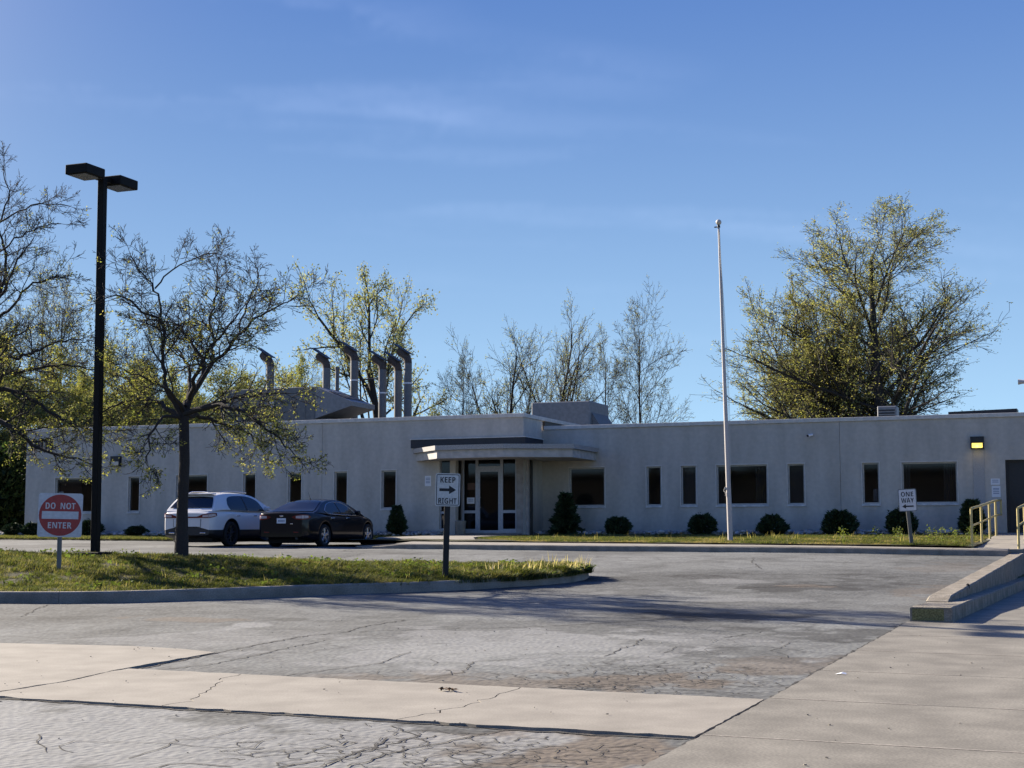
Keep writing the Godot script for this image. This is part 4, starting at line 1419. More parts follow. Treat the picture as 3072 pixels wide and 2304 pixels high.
func loft(stations: Array, ring: Callable, split: Callable, a: MB, b: MB) -> void:
	# joins rings of (x, y) along s; split(index) tells which of two meshes a row of faces goes to
	var rows := []
	for s in stations:
		var r: Array = ring.call(s)
		var full := []
		for p in r:
			full.append(Vector3(p.x, p.y, spec.len / 2.0 - s))
		for k in range(r.size() - 2, 0, -1):
			full.append(Vector3(-r[k].x, r[k].y, spec.len / 2.0 - s))
		rows.append(full)
	var n: int = rows[0].size()
	var half: int = n / 2 + 1
	var nor := []
	for j in rows.size():
		var rn := []
		for k in n:
			var du: Vector3 = rows[mini(j + 1, rows.size() - 1)][k] - rows[maxi(j - 1, 0)][k]
			var dv: Vector3 = rows[j][(k + 1) % n] - rows[j][(k + n - 1) % n]
			rn.append(dv.cross(du).normalized() * -1.0)
		nor.append(rn)
	for m in [a, b]:
		var map := {}
		for j in rows.size() - 1:
			for k in n:
				var row: int = k if k < half - 1 else n - 1 - k
				if (split.call(row, stations[j]) and m == b) or (not split.call(row, stations[j]) and m == a):
					var id := []
					for c in [[j, k], [j, (k + 1) % n], [j + 1, (k + 1) % n], [j + 1, k]]:
						var key: int = c[0] * 1000 + c[1]
						if not map.has(key):
							map[key] = m.v.size()
							m.v.append(rows[c[0]][c[1]])
							m.n.append(-nor[c[0]][c[1]] if false else nor[c[0]][c[1]])
						id.append(map[key])
					m.i.append_array([id[0], id[1], id[2], id[0], id[2], id[3]])
	# ends
	for e in [0, rows.size() - 1]:
		var ctr := Vector3.ZERO
		for p in rows[e]:
			ctr += p
		ctr /= n
		for k in n:
			var row: int = k if k < half - 1 else n - 1 - k
			var m: MB = b if split.call(row, stations[e]) else a
			if e == 0: m.tri(ctr, rows[e][k], rows[e][(k + 1) % n])
			else: m.tri(ctr, rows[e][(k + 1) % n], rows[e][k])

func wheel(car: Node3D, x: float, s: float, rimmat: Material, dark: bool) -> void:
	var r: float = spec.r
	var side := signf(x)
	var ax := Vector3(side, 0, 0)
	var o := Vector3(x - side * 0.20, r, spec.len / 2.0 - s)
	var w := Node3D.new()
	w.name = "wheel"
	car.add_child(w, true)
	var m := MB.new()
	m.lathe(o, ax, [Vector2(r * 0.70, 0.0), Vector2(r * 0.93, 0.0), Vector2(r, 0.03), Vector2(r, 0.19), Vector2(r * 0.94, 0.222), Vector2(r * 0.74, 0.215), Vector2(r * 0.70, 0.20), Vector2(r * 0.69, 0.14)], 28)
	part("tyre", m, M.tyre, w)
	m = MB.new()
	m.lathe(o, ax, [Vector2(r * 0.70, 0.205), Vector2(r * 0.655, 0.205), Vector2(r * 0.63, 0.15), Vector2(r * 0.62, 0.06)], 28)
	var spokes := 5 if not dark else 10
	for k in spokes:
		var t := Transform3D(Basis(ax, TAU * k / spokes), o)
		var wd := r * (0.13 if not dark else 0.06)
		m.cbox(Vector3(minf(0.15 * side, 0.195 * side), r * 0.1, -wd), Vector3(maxf(0.15 * side, 0.195 * side), r * 0.66, wd), 0.008, t)
	m.lathe(o, ax, [Vector2(r * 0.17, 0.14), Vector2(r * 0.17, 0.19), Vector2(r * 0.12, 0.205), Vector2(0.0, 0.207)], 14)
	part("rim", m, rimmat, w)
	m = MB.new()
	m.lathe(o, ax, [Vector2(r * 0.62, 0.08), Vector2(0.0, 0.085)], 20)
	part("brake_disc", m, M.underbody, w)

# a strip that follows the rear of the body: points (x, s) seen from above, heights per point
func wrap_strip(m: MB, pts: Array, lo: Array, hi: Array, out := 0.012) -> void:
	for k in pts.size() - 1:
		var a: Vector2 = pts[k]
		var b: Vector2 = pts[k + 1]
		var p := Vector3(a.x, 0, spec.len / 2.0 - a.y)
		var q := Vector3(b.x, 0, spec.len / 2.0 - b.y)
		var d := (q - p).normalized()
		var nn := Vector3(d.z, 0, -d.x)
		if nn.z < 0.0 and absf(nn.z) > 0.3: nn = -nn
		p += nn * out
		q += nn * out
		var bk := -nn * (out + 0.02)
		m.quad(p + Vector3.UP * lo[k], q + Vector3.UP * lo[k + 1], q + Vector3.UP * hi[k + 1], p + Vector3.UP * hi[k])
		m.quad(p + Vector3.UP * hi[k], q + Vector3.UP * hi[k + 1], q + bk + Vector3.UP * hi[k + 1], p + bk + Vector3.UP * hi[k])
		m.quad(p + bk + Vector3.UP * lo[k], q + bk + Vector3.UP * lo[k + 1], q + Vector3.UP * lo[k + 1], p + Vector3.UP * lo[k])

# mirrored copy of points in x
func mirrored(pts: Array) -> Array:
	var o := []
	for k in range(pts.size() - 1, -1, -1):
		o.append(Vector2(-pts[k].x, pts[k].y))
	return o

func side_window(m: MB, ss: Array, lo: Array, hi: Array, side: float, out := 0.008) -> void:
	# lo, hi: curves of t up the cabin side along s
	for k in ss.size() - 1:
		var rows := 5
		for j in rows:
			var c := []
			for e in [[k, j], [k + 1, j], [k + 1, j + 1], [k, j + 1]]:
				var t: float = lerpf(lo[e[0]], hi[e[0]], float(e[1]) / rows)
				var p := cabin(ss[e[0]], t, 0.0)
				c.append(Vector3(side * (p.x + out), p.y + out * 0.4, spec.len / 2.0 - ss[e[0]]))
			if side > 0: m.quad(c[0], c[1], c[2], c[3])
			else: m.quad(c[1], c[0], c[3], c[2])

func end_window(m: MB, s0: float, s1: float, e0: float, e1: float, out := 0.008) -> void:
	# glass on the sloping end of the cabin roof shell, between two s, wide at both ends by e (share of the half width)
	var ns := 8
	var nx := 12
	for a in ns:
		for b in nx:
			var c := []
			for e in [[a, b], [a, b + 1], [a + 1, b + 1], [a + 1, b]]:
				var u := float(e[0]) / ns
				var s := lerpf(s0, s1, u)
				var x := lerpf(-1, 1, float(e[1]) / nx) * lerpf(e0, e1, u)
				var p := cabin(s, 1.0, maxf(1.0 - absf(x), 0.0001))
				c.append(Vector3(p.x * signf(x), p.y + out, spec.len / 2.0 - s + (out if s0 < s1 else -out)))
			if s0 < s1: m.quad(c[0], c[1], c[2], c[3])
			else: m.quad(c[1], c[0], c[3], c[2])

func car_shell(car: Node3D, paint: Material, lower: Material) -> void:
	var st := []
	var s := 0.0
	while s < spec.len - 0.001:
		st.append(s)
		s += 0.03 if s < 0.3 or s > spec.len - 0.3 else 0.055
	st.append(spec.len)
	var a := MB.new()
	var b := MB.new()
	loft(st, section, func(row, _s): return row < 5, a, b)
	part("body", a, paint, car)
	part("lower_body", b, lower, car)
	# cabin
	var cs := []
	s = spec.cab[0]
	while s < spec.cab[1] - 0.001:
		cs.append(s)
		s += 0.05
	cs.append(spec.cab[1])
	var c := MB.new()
	var dmy := MB.new()
	var ring := func(q):
		var o := [Vector2(0, curve(spec.deck, q) - 0.15)]
		for t in [0.0, 0.12, 0.28, 0.45, 0.62, 0.8, 0.92, 1.0]:
			o.append(cabin(q, t, 0.0))
		for t in [0.05, 0.15, 0.3, 0.55, 0.8, 1.0]:
			o.append(cabin(q, 1.0, t))
		return o
	loft(cs, ring, func(_r, _s): return false, c, dmy)
	part("cabin", c, paint, car)
	var f := MB.new()
	f.box(Vector3(-half_width(1.0) + 0.3, 0.12, -spec.len / 2.0 + 0.4), Vector3(half_width(1.0) - 0.3, 0.42, spec.len / 2.0 - 0.35))
	part("underbody", f, M.underbody, car)

func range_s(a: float, b: float, n: int) -> Array:
	var o := []
	for k in n + 1:
		o.append(lerpf(a, b, float(k) / n))
	return o

func curves(ss: Array, keys: Array) -> Array:
	var o := []
	for s in ss:
		o.append(curve(keys, s))
	return o

func cars() -> void:
	# white crossover: nose towards the building
	spec = {
		"len": 4.80, "r": 0.375, "arch": 0.455, "axles": [0.99, 3.84], "clad": 0.50, "roof_max": 1.66, "roof_half": 0.60, "cab": [0.10, 3.62],
		"width": [[0, 0.78], [0.06, 0.84], [0.2, 0.90], [0.6, 0.945], [1.2, 0.96], [3.2, 0.96], [3.9, 0.94], [4.4, 0.86], [4.7, 0.68], [4.8, 0.52]],
		"deck": [[0, 0.98], [0.06, 1.03], [0.2, 1.08], [0.8, 1.09], [2.2, 1.06], [3.3, 1.06], [3.9, 1.02], [4.4, 0.92], [4.7, 0.78], [4.8, 0.66]],
		"floor": [[0, 0.34], [0.3, 0.27], [0.6, 0.22], [4.2, 0.22], [4.8, 0.30]],
		"roof": [[0.10, 1.08], [0.2, 1.16], [0.42, 1.40], [0.56, 1.56], [0.8, 1.615], [1.3, 1.655], [1.9, 1.66], [2.4, 1.625], [2.75, 1.53], [3.2, 1.28], [3.62, 1.04]],
		"cabin_base": [[0, 0.94], [0.4, 0.955], [3, 0.955], [3.6, 0.93]],
	}
	var at := Vector3(-6.82, 1.46, 8.1)
	var c := thing("parked_suv", at, 0.0, "white crossover parked nose towards the building, behind the island tree", "car", "cars parked before the left wing")
	c.rotation.x = 0.012
	car_shell(c, M.paint_white, M.trim_black)
	for s in [0.99, 3.84]:
		for x in [-0.935, 0.935]:
			wheel(c, x, s, M.rim_dark, true)
	var m: MB
	for side in [-1.0, 1.0]:
		m = MB.new()
		var ss := range_s(0.92, 2.95, 26)
		side_window(m, ss, curves(ss, [[0.92, 0.22], [1.0, 0.06], [2.95, 0.06]]), curves(ss, [[0.92, 0.42], [1.02, 0.70], [1.2, 0.82], [1.6, 0.87], [2.1, 0.88], [2.5, 0.85], [2.8, 0.70], [2.95, 0.14]]), side)
		part("side_glass", m, M.car_glass, c)
		m = MB.new()
		side_window(m, range_s(1.90, 1.97, 1), [0.06, 0.06], [0.87, 0.87], side, 0.011)
		part("pillar", m, M.trim_black, c)
		m = MB.new()
		m.cbox(Vector3(-0.10, -0.06, -0.06), Vector3(0.10, 0.08, 0.05), 0.035, Transform3D(Basis.IDENTITY, Vector3(side * 1.03, 1.14, 2.4 - 2.92)))
		part("mirror", m, M.paint_white, c)
		for hs in [1.35, 2.35]:
			m = MB.new()
			m.cbox(Vector3(-0.012, -0.014, -0.10), Vector3(0.012, 0.014, 0.10), 0.006, Transform3D(Basis.IDENTITY, Vector3(side * 0.962, 0.93, 2.4 - hs)))
			part("door_handle", m, M.chrome, c)
		m = MB.new()
		m.tube(PackedVector3Array([Vector3(side * 0.56, 1.635, 2.4 - 0.9), Vector3(side * 0.575, 1.675, 2.4 - 1.1), Vector3(side * 0.58, 1.69, 2.4 - 1.8), Vector3(side * 0.575, 1.65, 2.4 - 2.4)]), PackedFloat32Array([0.012, 0.015, 0.015, 0.012]), 6, true)
		part("roof_rail", m, M.chrome, c)
	m = MB.new()
	end_window(m, 0.20, 0.50, 0.90, 0.86, 0.012)
	part("rear_glass", m, M.car_glass, c)
	m = MB.new()
	end_window(m, 3.45, 2.72, 0.90, 0.88, 0.012)
	part("windscreen", m, M.car_glass, c)
	m = MB.new()
	m.cbox(Vector3(-0.60, 1.575, 1.86), Vector3(0.60, 1.612, 2.10), 0.012, Transform3D(Basis.IDENTITY, Vector3(0, 0, -0.12)))
	part("spoiler", m, M.paint_white, c)
	m = MB.new()
	var outl := [Vector2(0.0, 0.0), Vector2(0.35, 0.0), Vector2(0.55, 0.0), Vector2(0.76, 0.0), Vector2(0.83, 0.05), Vector2(0.885, 0.17), Vector2(0.905, 0.24)]
	wrap_strip(m, outl, [0.86, 0.86, 0.86, 0.86, 0.87, 0.90, 0.94], [0.90, 0.90, 0.97, 1.0, 1.01, 1.01, 1.0])
	wrap_strip(m, mirrored(outl), [0.94, 0.90, 0.87, 0.86, 0.86, 0.86, 0.86], [1.0, 1.01, 1.01, 1.0, 0.97, 0.90, 0.90])
	var tl := part("tail_lamp", m, M.lamp_red, c)
	m = MB.new()
	wrap_strip(m, outl.slice(2, 6), [0.885, 0.885, 0.895, 0.925], [0.94, 0.965, 0.975, 0.98], 0.016)
	wrap_strip(m, mirrored(outl.slice(2, 6)), [0.925, 0.895, 0.885, 0.885], [0.98, 0.975, 0.965, 0.94], 0.016)
	part("clear_lens", m, M.lamp_clear, tl)
	m = MB.new()
	m.cbox(Vector3(-0.47, 0.60, 2.405), Vector3(0.47, 0.82, 2.412), 0.003)
	part("plate_panel", m, M.paint_white, c)
	m = MB.new()
	for q in [[Vector3(-0.49, 0.585, 2.403), Vector3(0.49, 0.592, 2.409)], [Vector3(-0.49, 0.585, 2.403), Vector3(-0.482, 0.83, 2.409)], [Vector3(0.482, 0.585, 2.403), Vector3(0.49, 0.83, 2.409)]]:
		m.box(q[0], q[1])
	part("seam", m, M.trim_black, c)
	for side in [-1.0, 1.0]:
		m = MB.new()
		m.cbox(Vector3(side * 0.55 - 0.10, 0.385, 2.38), Vector3(side * 0.55 + 0.10, 0.425, 2.42), 0.012)
		part("exhaust_tip", m, M.chrome, c)
	# black saloon
	spec = {
		"len": 4.85, "r": 0.34, "arch": 0.405, "axles": [1.06, 3.91], "clad": 0.36, "roof_max": 1.47, "roof_half": 0.56, "cab": [0.50, 3.75],
		"width": [[0, 0.70], [0.05, 0.78], [0.2, 0.855], [0.6, 0.905], [1.2, 0.92], [3.2, 0.92], [3.9, 0.905], [4.4, 0.82], [4.75, 0.62], [4.85, 0.46]],
		"deck": [[0, 0.985], [0.04, 1.025], [0.2, 1.035], [0.7, 1.035], [1.3, 0.985], [2.4, 0.95], [3.4, 0.95], [3.9, 0.91], [4.4, 0.81], [4.75, 0.66], [4.85, 0.56]],
		"floor": [[0, 0.31], [0.3, 0.24], [0.6, 0.20], [4.3, 0.19], [4.85, 0.25]],
		"roof": [[0.50, 1.03], [0.75, 1.11], [1.1, 1.255], [1.4, 1.375], [1.7, 1.44], [2.1, 1.47], [2.5, 1.455], [2.85, 1.38], [3.3, 1.16], [3.75, 0.93]],
		"cabin_base": [[0.4, 0.90], [0.9, 0.94], [3, 0.945], [3.6, 0.92]],
	}
	c = thing("parked_sedan", Vector3(-3.86, 1.44, 7.55), 0.0, "black saloon parked nose towards the building, right of the white crossover", "car", "cars parked before the left wing")
	c.rotation.x = 0.012
	car_shell(c, M.paint_black, M.paint_black)
	for s in [1.06, 3.91]:
		for x in [-0.90, 0.90]:
			wheel(c, x, s, M.rim_silver, false)
	var z0 := 4.85 / 2.0
	for side in [-1.0, 1.0]:
		m = MB.new()
		var ss := range_s(1.18, 3.12, 26)
		var lo := curves(ss, [[1.18, 0.36], [1.3, 0.12], [1.5, 0.08], [3.12, 0.06]])
		var hi := curves(ss, [[1.18, 0.44], [1.3, 0.64], [1.5, 0.80], [1.9, 0.88], [2.4, 0.88], [2.75, 0.78], [3.0, 0.50], [3.12, 0.12]])
		side_window(m, ss, lo, hi, side)
		part("side_glass", m, M.car_glass, c)
		m = MB.new()
		for k in ss.size() - 1:
			for e in [lo, hi]:
				var p := cabin(ss[k], e[k], 0.0)
				var q := cabin(ss[k + 1], e[k + 1], 0.0)
				m.tube(PackedVector3Array([Vector3(side * (p.x + 0.008), p.y, z0 - ss[k]), Vector3(side * (q.x + 0.008), q.y, z0 - ss[k + 1])]), PackedFloat32Array([0.010, 0.010]), 4)
		var pa := cabin(1.18, lo[0], 0.0)
		var pb := cabin(1.18, hi[0], 0.0)
		m.tube(PackedVector3Array([Vector3(side * (pa.x + 0.008), pa.y, z0 - 1.18), Vector3(side * (pb.x + 0.008), pb.y, z0 - 1.18)]), PackedFloat32Array([0.010, 0.010]), 4)
		part("window_trim", m, M.chrome, c)
		m = MB.new()
		side_window(m, range_s(2.10, 2.16, 1), [0.07, 0.07], [0.88, 0.88], side, 0.011)
		part("pillar", m, M.trim_black, c)
		m = MB.new()
		m.cbox(Vector3(-0.10, -0.05, -0.05), Vector3(0.10, 0.07, 0.05), 0.03, Transform3D(Basis.IDENTITY, Vector3(side * 0.985, 1.03, z0 - 3.0)))
		part("mirror", m, M.paint_black, c)
		for hs in [1.5, 2.5]:
			m = MB.new()
			m.cbox(Vector3(-0.012, -0.016, -0.12), Vector3(0.012, 0.016, 0.12), 0.006, Transform3D(Basis.IDENTITY, Vector3(side * 0.925, 0.865, z0 - hs)))
			part("door_handle", m, M.chrome, c)
		m = MB.new()
		var ol := [Vector2(0.36, 0.0), Vector2(0.5, 0.0), Vector2(0.68, 0.0), Vector2(0.76, 0.05), Vector2(0.825, 0.15), Vector2(0.86, 0.24)]
		var l0 := [0.885, 0.83, 0.815, 0.825, 0.85, 0.89]
		var h0 := [0.905, 0.955, 0.975, 0.975, 0.96, 0.915]
		var l1 := [0.89, 0.865, 0.855, 0.86, 0.875, 0.895]
		var h1 := [0.895, 0.93, 0.945, 0.945, 0.935, 0.905]
		if side > 0:
			wrap_strip(m, ol, l0, h0)
		else:
			l0.reverse(); h0.reverse()
			wrap_strip(m, mirrored(ol), l0, h0)
		var tl2 := part("tail_lamp", m, M.lamp_red, c)
		m = MB.new()
		if side > 0:
			wrap_strip(m, ol.slice(1, 5), l1.slice(1, 5), h1.slice(1, 5), 0.016)
		else:
			l1.reverse(); h1.reverse()
			wrap_strip(m, mirrored(ol.slice(1, 5)), l1.slice(1, 5), h1.slice(1, 5), 0.016)
		part("clear_lens", m, M.lamp_clear, tl2)
		m = MB.new()
		m.cbox(Vector3(side * 0.50 - 0.09, 0.43, z0 + 0.0), Vector3(side * 0.50 + 0.09, 0.465, z0 + 0.014), 0.004)
		part("reflector", m, M.lamp_red, c)
	m = MB.new()
	end_window(m, 0.62, 1.50, 0.88, 0.86, 0.012)
	part("rear_glass", m, M.car_glass, c)
	m = MB.new()
	end_window(m, 3.62, 2.80, 0.90, 0.88, 0.012)
	part("windscreen", m, M.car_glass, c)
	m = MB.new()
	m.cbox(Vector3(-0.155, 0.71, z0 + 0.002), Vector3(0.155, 0.865, z0 + 0.012), 0.004)
	var pl := part("number_plate", m, M.paper, c)
	m = MB.new()
	for x in [-0.10, -0.055, -0.01, 0.04, 0.085]:
		m.box(Vector3(x, 0.755, z0 + 0.0122), Vector3(x + 0.028, 0.815, z0 + 0.0132))
	part("plate_print", m, M.print_blue, pl)
	m = MB.new()
	m.cbox(Vector3(-0.06, 0.91, z0 + 0.001), Vector3(0.06, 0.95, z0 + 0.012), 0.004)
	part("badge", m, M.chrome, c)
	m = MB.new()
	m.cbox(Vector3(0.30, 0.685, z0 + 0.001), Vector3(0.39, 0.71, z0 + 0.01), 0.003)
	part("badge", m, M.chrome, c)
	m = MB.new()
	m.tube(PackedVector3Array([Vector3(0, 1.445, z0 - 1.75), Vector3(0, 1.50, z0 - 1.72), Vector3(0, 1.66, z0 - 1.62)]), PackedFloat32Array([0.022, 0.008, 0.004]), 5, true)
	part("antenna", m, M.trim_black, c)
	m = MB.new()
	m.cyl(Vector3(-0.5, 0.27, z0 - 0.15), Vector3(-0.5, 0.27, z0 - 0.03), 0.04, 0.045, 10)
	m.cyl(Vector3(0.5, 0.27, z0 - 0.15), Vector3(0.5, 0.27, z0 - 0.03), 0.04, 0.045, 10)
	part("exhaust_tips", m, M.trim_black, c)

# ---------------------------------------------------------------- signs and poles
func rounded(w: float, h: float, r: float) -> PackedVector2Array:
	var o := PackedVector2Array()
	for q in [[w / 2 - r, h / 2 - r, 0.0], [-w / 2 + r, h / 2 - r, 0.5], [-w / 2 + r, -h / 2 + r, 1.0], [w / 2 - r, -h / 2 + r, 1.5]]:
		for k in 6:
			var a: float = (q[2] + 0.5 * k / 5.0) * PI
			o.append(Vector2(q[0] + r * cos(a), q[1] + r * sin(a)))
	return o

func plate(m: MB, poly: PackedVector2Array, z0: float, z1: float) -> void:
	var n := poly.size()
	for k in n:
		var a := poly[k]
		var b := poly[(k + 1) % n]
		m.quad(Vector3(a.x, a.y, z0), Vector3(b.x, b.y, z0), Vector3(b.x, b.y, z1), Vector3(a.x, a.y, z1))
	var t := Geometry2D.triangulate_polygon(poly)
	for k in range(0, t.size(), 3):
		var q := []
		for j in 3:
			q.append(poly[t[k + j]])
		var ccw: bool = (q[1] - q[0]).cross(q[2] - q[0]) > 0.0
		var i1 := 1 if ccw else 2
		var i2 := 2 if ccw else 1
		m.tri(Vector3(q[0].x, q[0].y, z1), Vector3(q[i1].x, q[i1].y, z1), Vector3(q[i2].x, q[i2].y, z1))
		m.tri(Vector3(q[0].x, q[0].y, z0), Vector3(q[i2].x, q[i2].y, z0), Vector3(q[i1].x, q[i1].y, z0))

func outline(m: MB, w: float, h: float, r: float, t: float, z0: float, z1: float) -> void:
	var a := rounded(w, h, r)
	var b := rounded(w - 2 * t, h - 2 * t, maxf(r - t, 0.002))
	for k in a.size():
		var j := (k + 1) % a.size()
		m.quad(Vector3(a[k].x, a[k].y, z1), Vector3(a[j].x, a[j].y, z1), Vector3(b[j].x, b[j].y, z1), Vector3(b[k].x, b[k].y, z1))

func words(text: String, w: float, h: float, x: float, y: float, z: float, mt: Material, p: Node3D) -> void:
	var font := SystemFont.new()
	font.font_names = PackedStringArray(["Droid Sans"])
	font.font_weight = 700
	var t := TextMesh.new()
	t.text = text
	t.font = font
	t.font_size = 64
	t.pixel_size = 0.01
	t.depth = 0.05
	var bb := t.get_aabb()
	var o := part("lettering", t, mt, p)
	o.scale = Vector3(w / bb.size.x, h / bb.size.y, 0.04)
	o.position = Vector3(x - (bb.position.x + bb.size.x / 2) * o.scale.x, y - (bb.position.y + bb.size.y / 2) * o.scale.y, z)

func arrow(m: MB, x0: float, x1: float, y: float, t: float, head: float, z: float) -> void:
	var d := signf(x1 - x0)
	var xn := x1 - d * head
	m.box(Vector3(minf(x0, xn), y - t, z - 0.001), Vector3(maxf(x0, xn), y + t, z))
	var a := Vector3(xn, y + head * 0.62, z)
	var b := Vector3(xn, y - head * 0.62, z)
	var c := Vector3(x1, y, z)
	if d > 0: m.tri(a, b, c)
	else: m.tri(a, c, b)

func signs() -> void:
	# do not enter
	var gy0 := island_y(1.5, 27.1)
	var s := thing("do_not_enter_sign", Vector3(1.5, gy0, 27.1), deg_to_rad(30), "square white sign with red disc reading DO NOT ENTER on a steel post", "road sign")
	var m := MB.new()
	m.box(Vector3(-0.04, -0.3, -0.02), Vector3(-0.025, 1.42, 0.012))
	m.box(Vector3(0.025, -0.3, -0.02), Vector3(0.04, 1.42, 0.012))
	m.box(Vector3(-0.025, -0.3, -0.02), Vector3(0.025, 1.42, -0.012))
	part("post", m, M.galvanised, s)
	var top_y := 2.49 - gy0
	var f := Node3D.new()
	f.name = "sign_face"
	s.add_child(f, true)
	f.position = Vector3(0.0, top_y - 0.40, 0.016)
	f.rotation.z = deg_to_rad(-1.0)
	m = MB.new()
	plate(m, rounded(0.79, 0.80, 0.05), 0.0, 0.004)
	part("plate", m, M.sign_white, f)
	m = MB.new()
	var disc := PackedVector2Array()
	for k in 48:
		disc.append(Vector2(cos(TAU * k / 48), sin(TAU * k / 48)) * 0.378)
	plate(m, disc, 0.0035, 0.0055)
	part("red_disc", m, M.sign_red, f)
	m = MB.new()
	m.box(Vector3(-0.325, -0.07, 0.0055), Vector3(0.325, 0.07, 0.0068))
	part("white_bar", m, M.sign_white, f)
	words("DO  NOT", 0.53, 0.115, 0.0, 0.17, 0.0062, M.sign_white, f)
	words("ENTER", 0.42, 0.11, 0.0, -0.185, 0.0062, M.sign_white, f)
	m = MB.new()
	m.cyl(Vector3(0, 0.31, 0.005), Vector3(0, 0.31, 0.012), 0.012, 0.012, 8)
	m.cyl(Vector3(0, -0.31, 0.005), Vector3(0, -0.31, 0.012), 0.012, 0.012, 8)
	part("bolts", m, M.sign_red, f)
	# keep right
	gy0 = island_y(7.9, 24.1)
	s = thing("keep_right_sign", Vector3(7.88, gy0, 24.1), deg_to_rad(26), "white sign reading KEEP RIGHT with a black arrow on a dark post", "road sign")
	m = MB.new()
	m.cbox(Vector3(-0.055, -0.3, -0.055), Vector3(0.055, 1.62, 0.055), 0.008)
	var post := part("post", m, M.post_wood, s)
	post.rotation.z = deg_to_rad(-1.2)
	f = Node3D.new()
	f.name = "sign_face"
	s.add_child(f, true)
	f.position = Vector3(0.035, 2.565 - gy0, 0.062)
	f.rotation.z = deg_to_rad(-1.2)
	m = MB.new()
	plate(m, rounded(0.46, 0.61, 0.04), 0.0, 0.004)
	part("plate", m, M.sign_cream, f)
	m = MB.new()
	outline(m, 0.425, 0.575, 0.03, 0.013, 0.0, 0.0055)
	part("border", m, M.sign_black, f)
	words("KEEP", 0.28, 0.105, 0.0, 0.185, 0.0055, M.sign_black, f)
	words("RIGHT", 0.34, 0.105, 0.0, -0.205, 0.0055, M.sign_black, f)
	m = MB.new()
	arrow(m, -0.155, 0.155, 0.0, 0.026, 0.13, 0.0056)
	part("arrow", m, M.sign_black, f)
	# one way
	gy0 = lawn_y(14.26, 8.35)
	s = thing("one_way_sign", Vector3(14.27, gy0, 8.1), deg_to_rad(9), "white sign reading ONE WAY with a black arrow, tilted on a weathered post", "road sign")
	m = MB.new()
	m.cbox(Vector3(-0.05, -0.3, -0.05), Vector3(0.05, 0.98, 0.05), 0.008)
	post = part("post", m, M.post_weathered, s)
	post.rotation.z = deg_to_rad(5)
	f = Node3D.new()
	f.name = "sign_face"
	s.add_child(f, true)
	f.position = Vector3(-0.085, 2.69 - gy0, 0.056)
	f.rotation.z = deg_to_rad(2.2)
	m = MB.new()
	plate(m, rounded(0.475, 0.60, 0.04), 0.0, 0.004)
	part("plate", m, M.galvanised, f)
	m = MB.new()
	plate(m, rounded(0.43, 0.555, 0.025), 0.004, 0.005)
	part("sheet", m, M.sign_white, f)
	words("ONE", 0.32, 0.125, 0.0, 0.16, 0.0055, M.sign_black, f)
	words("WAY", 0.33, 0.125, 0.0, -0.005, 0.0055, M.sign_black, f)
	m = MB.new()
	arrow(m, 0.15, -0.15, -0.165, 0.02, 0.10, 0.0056)
	part("arrow", m, M.sign_black, f)

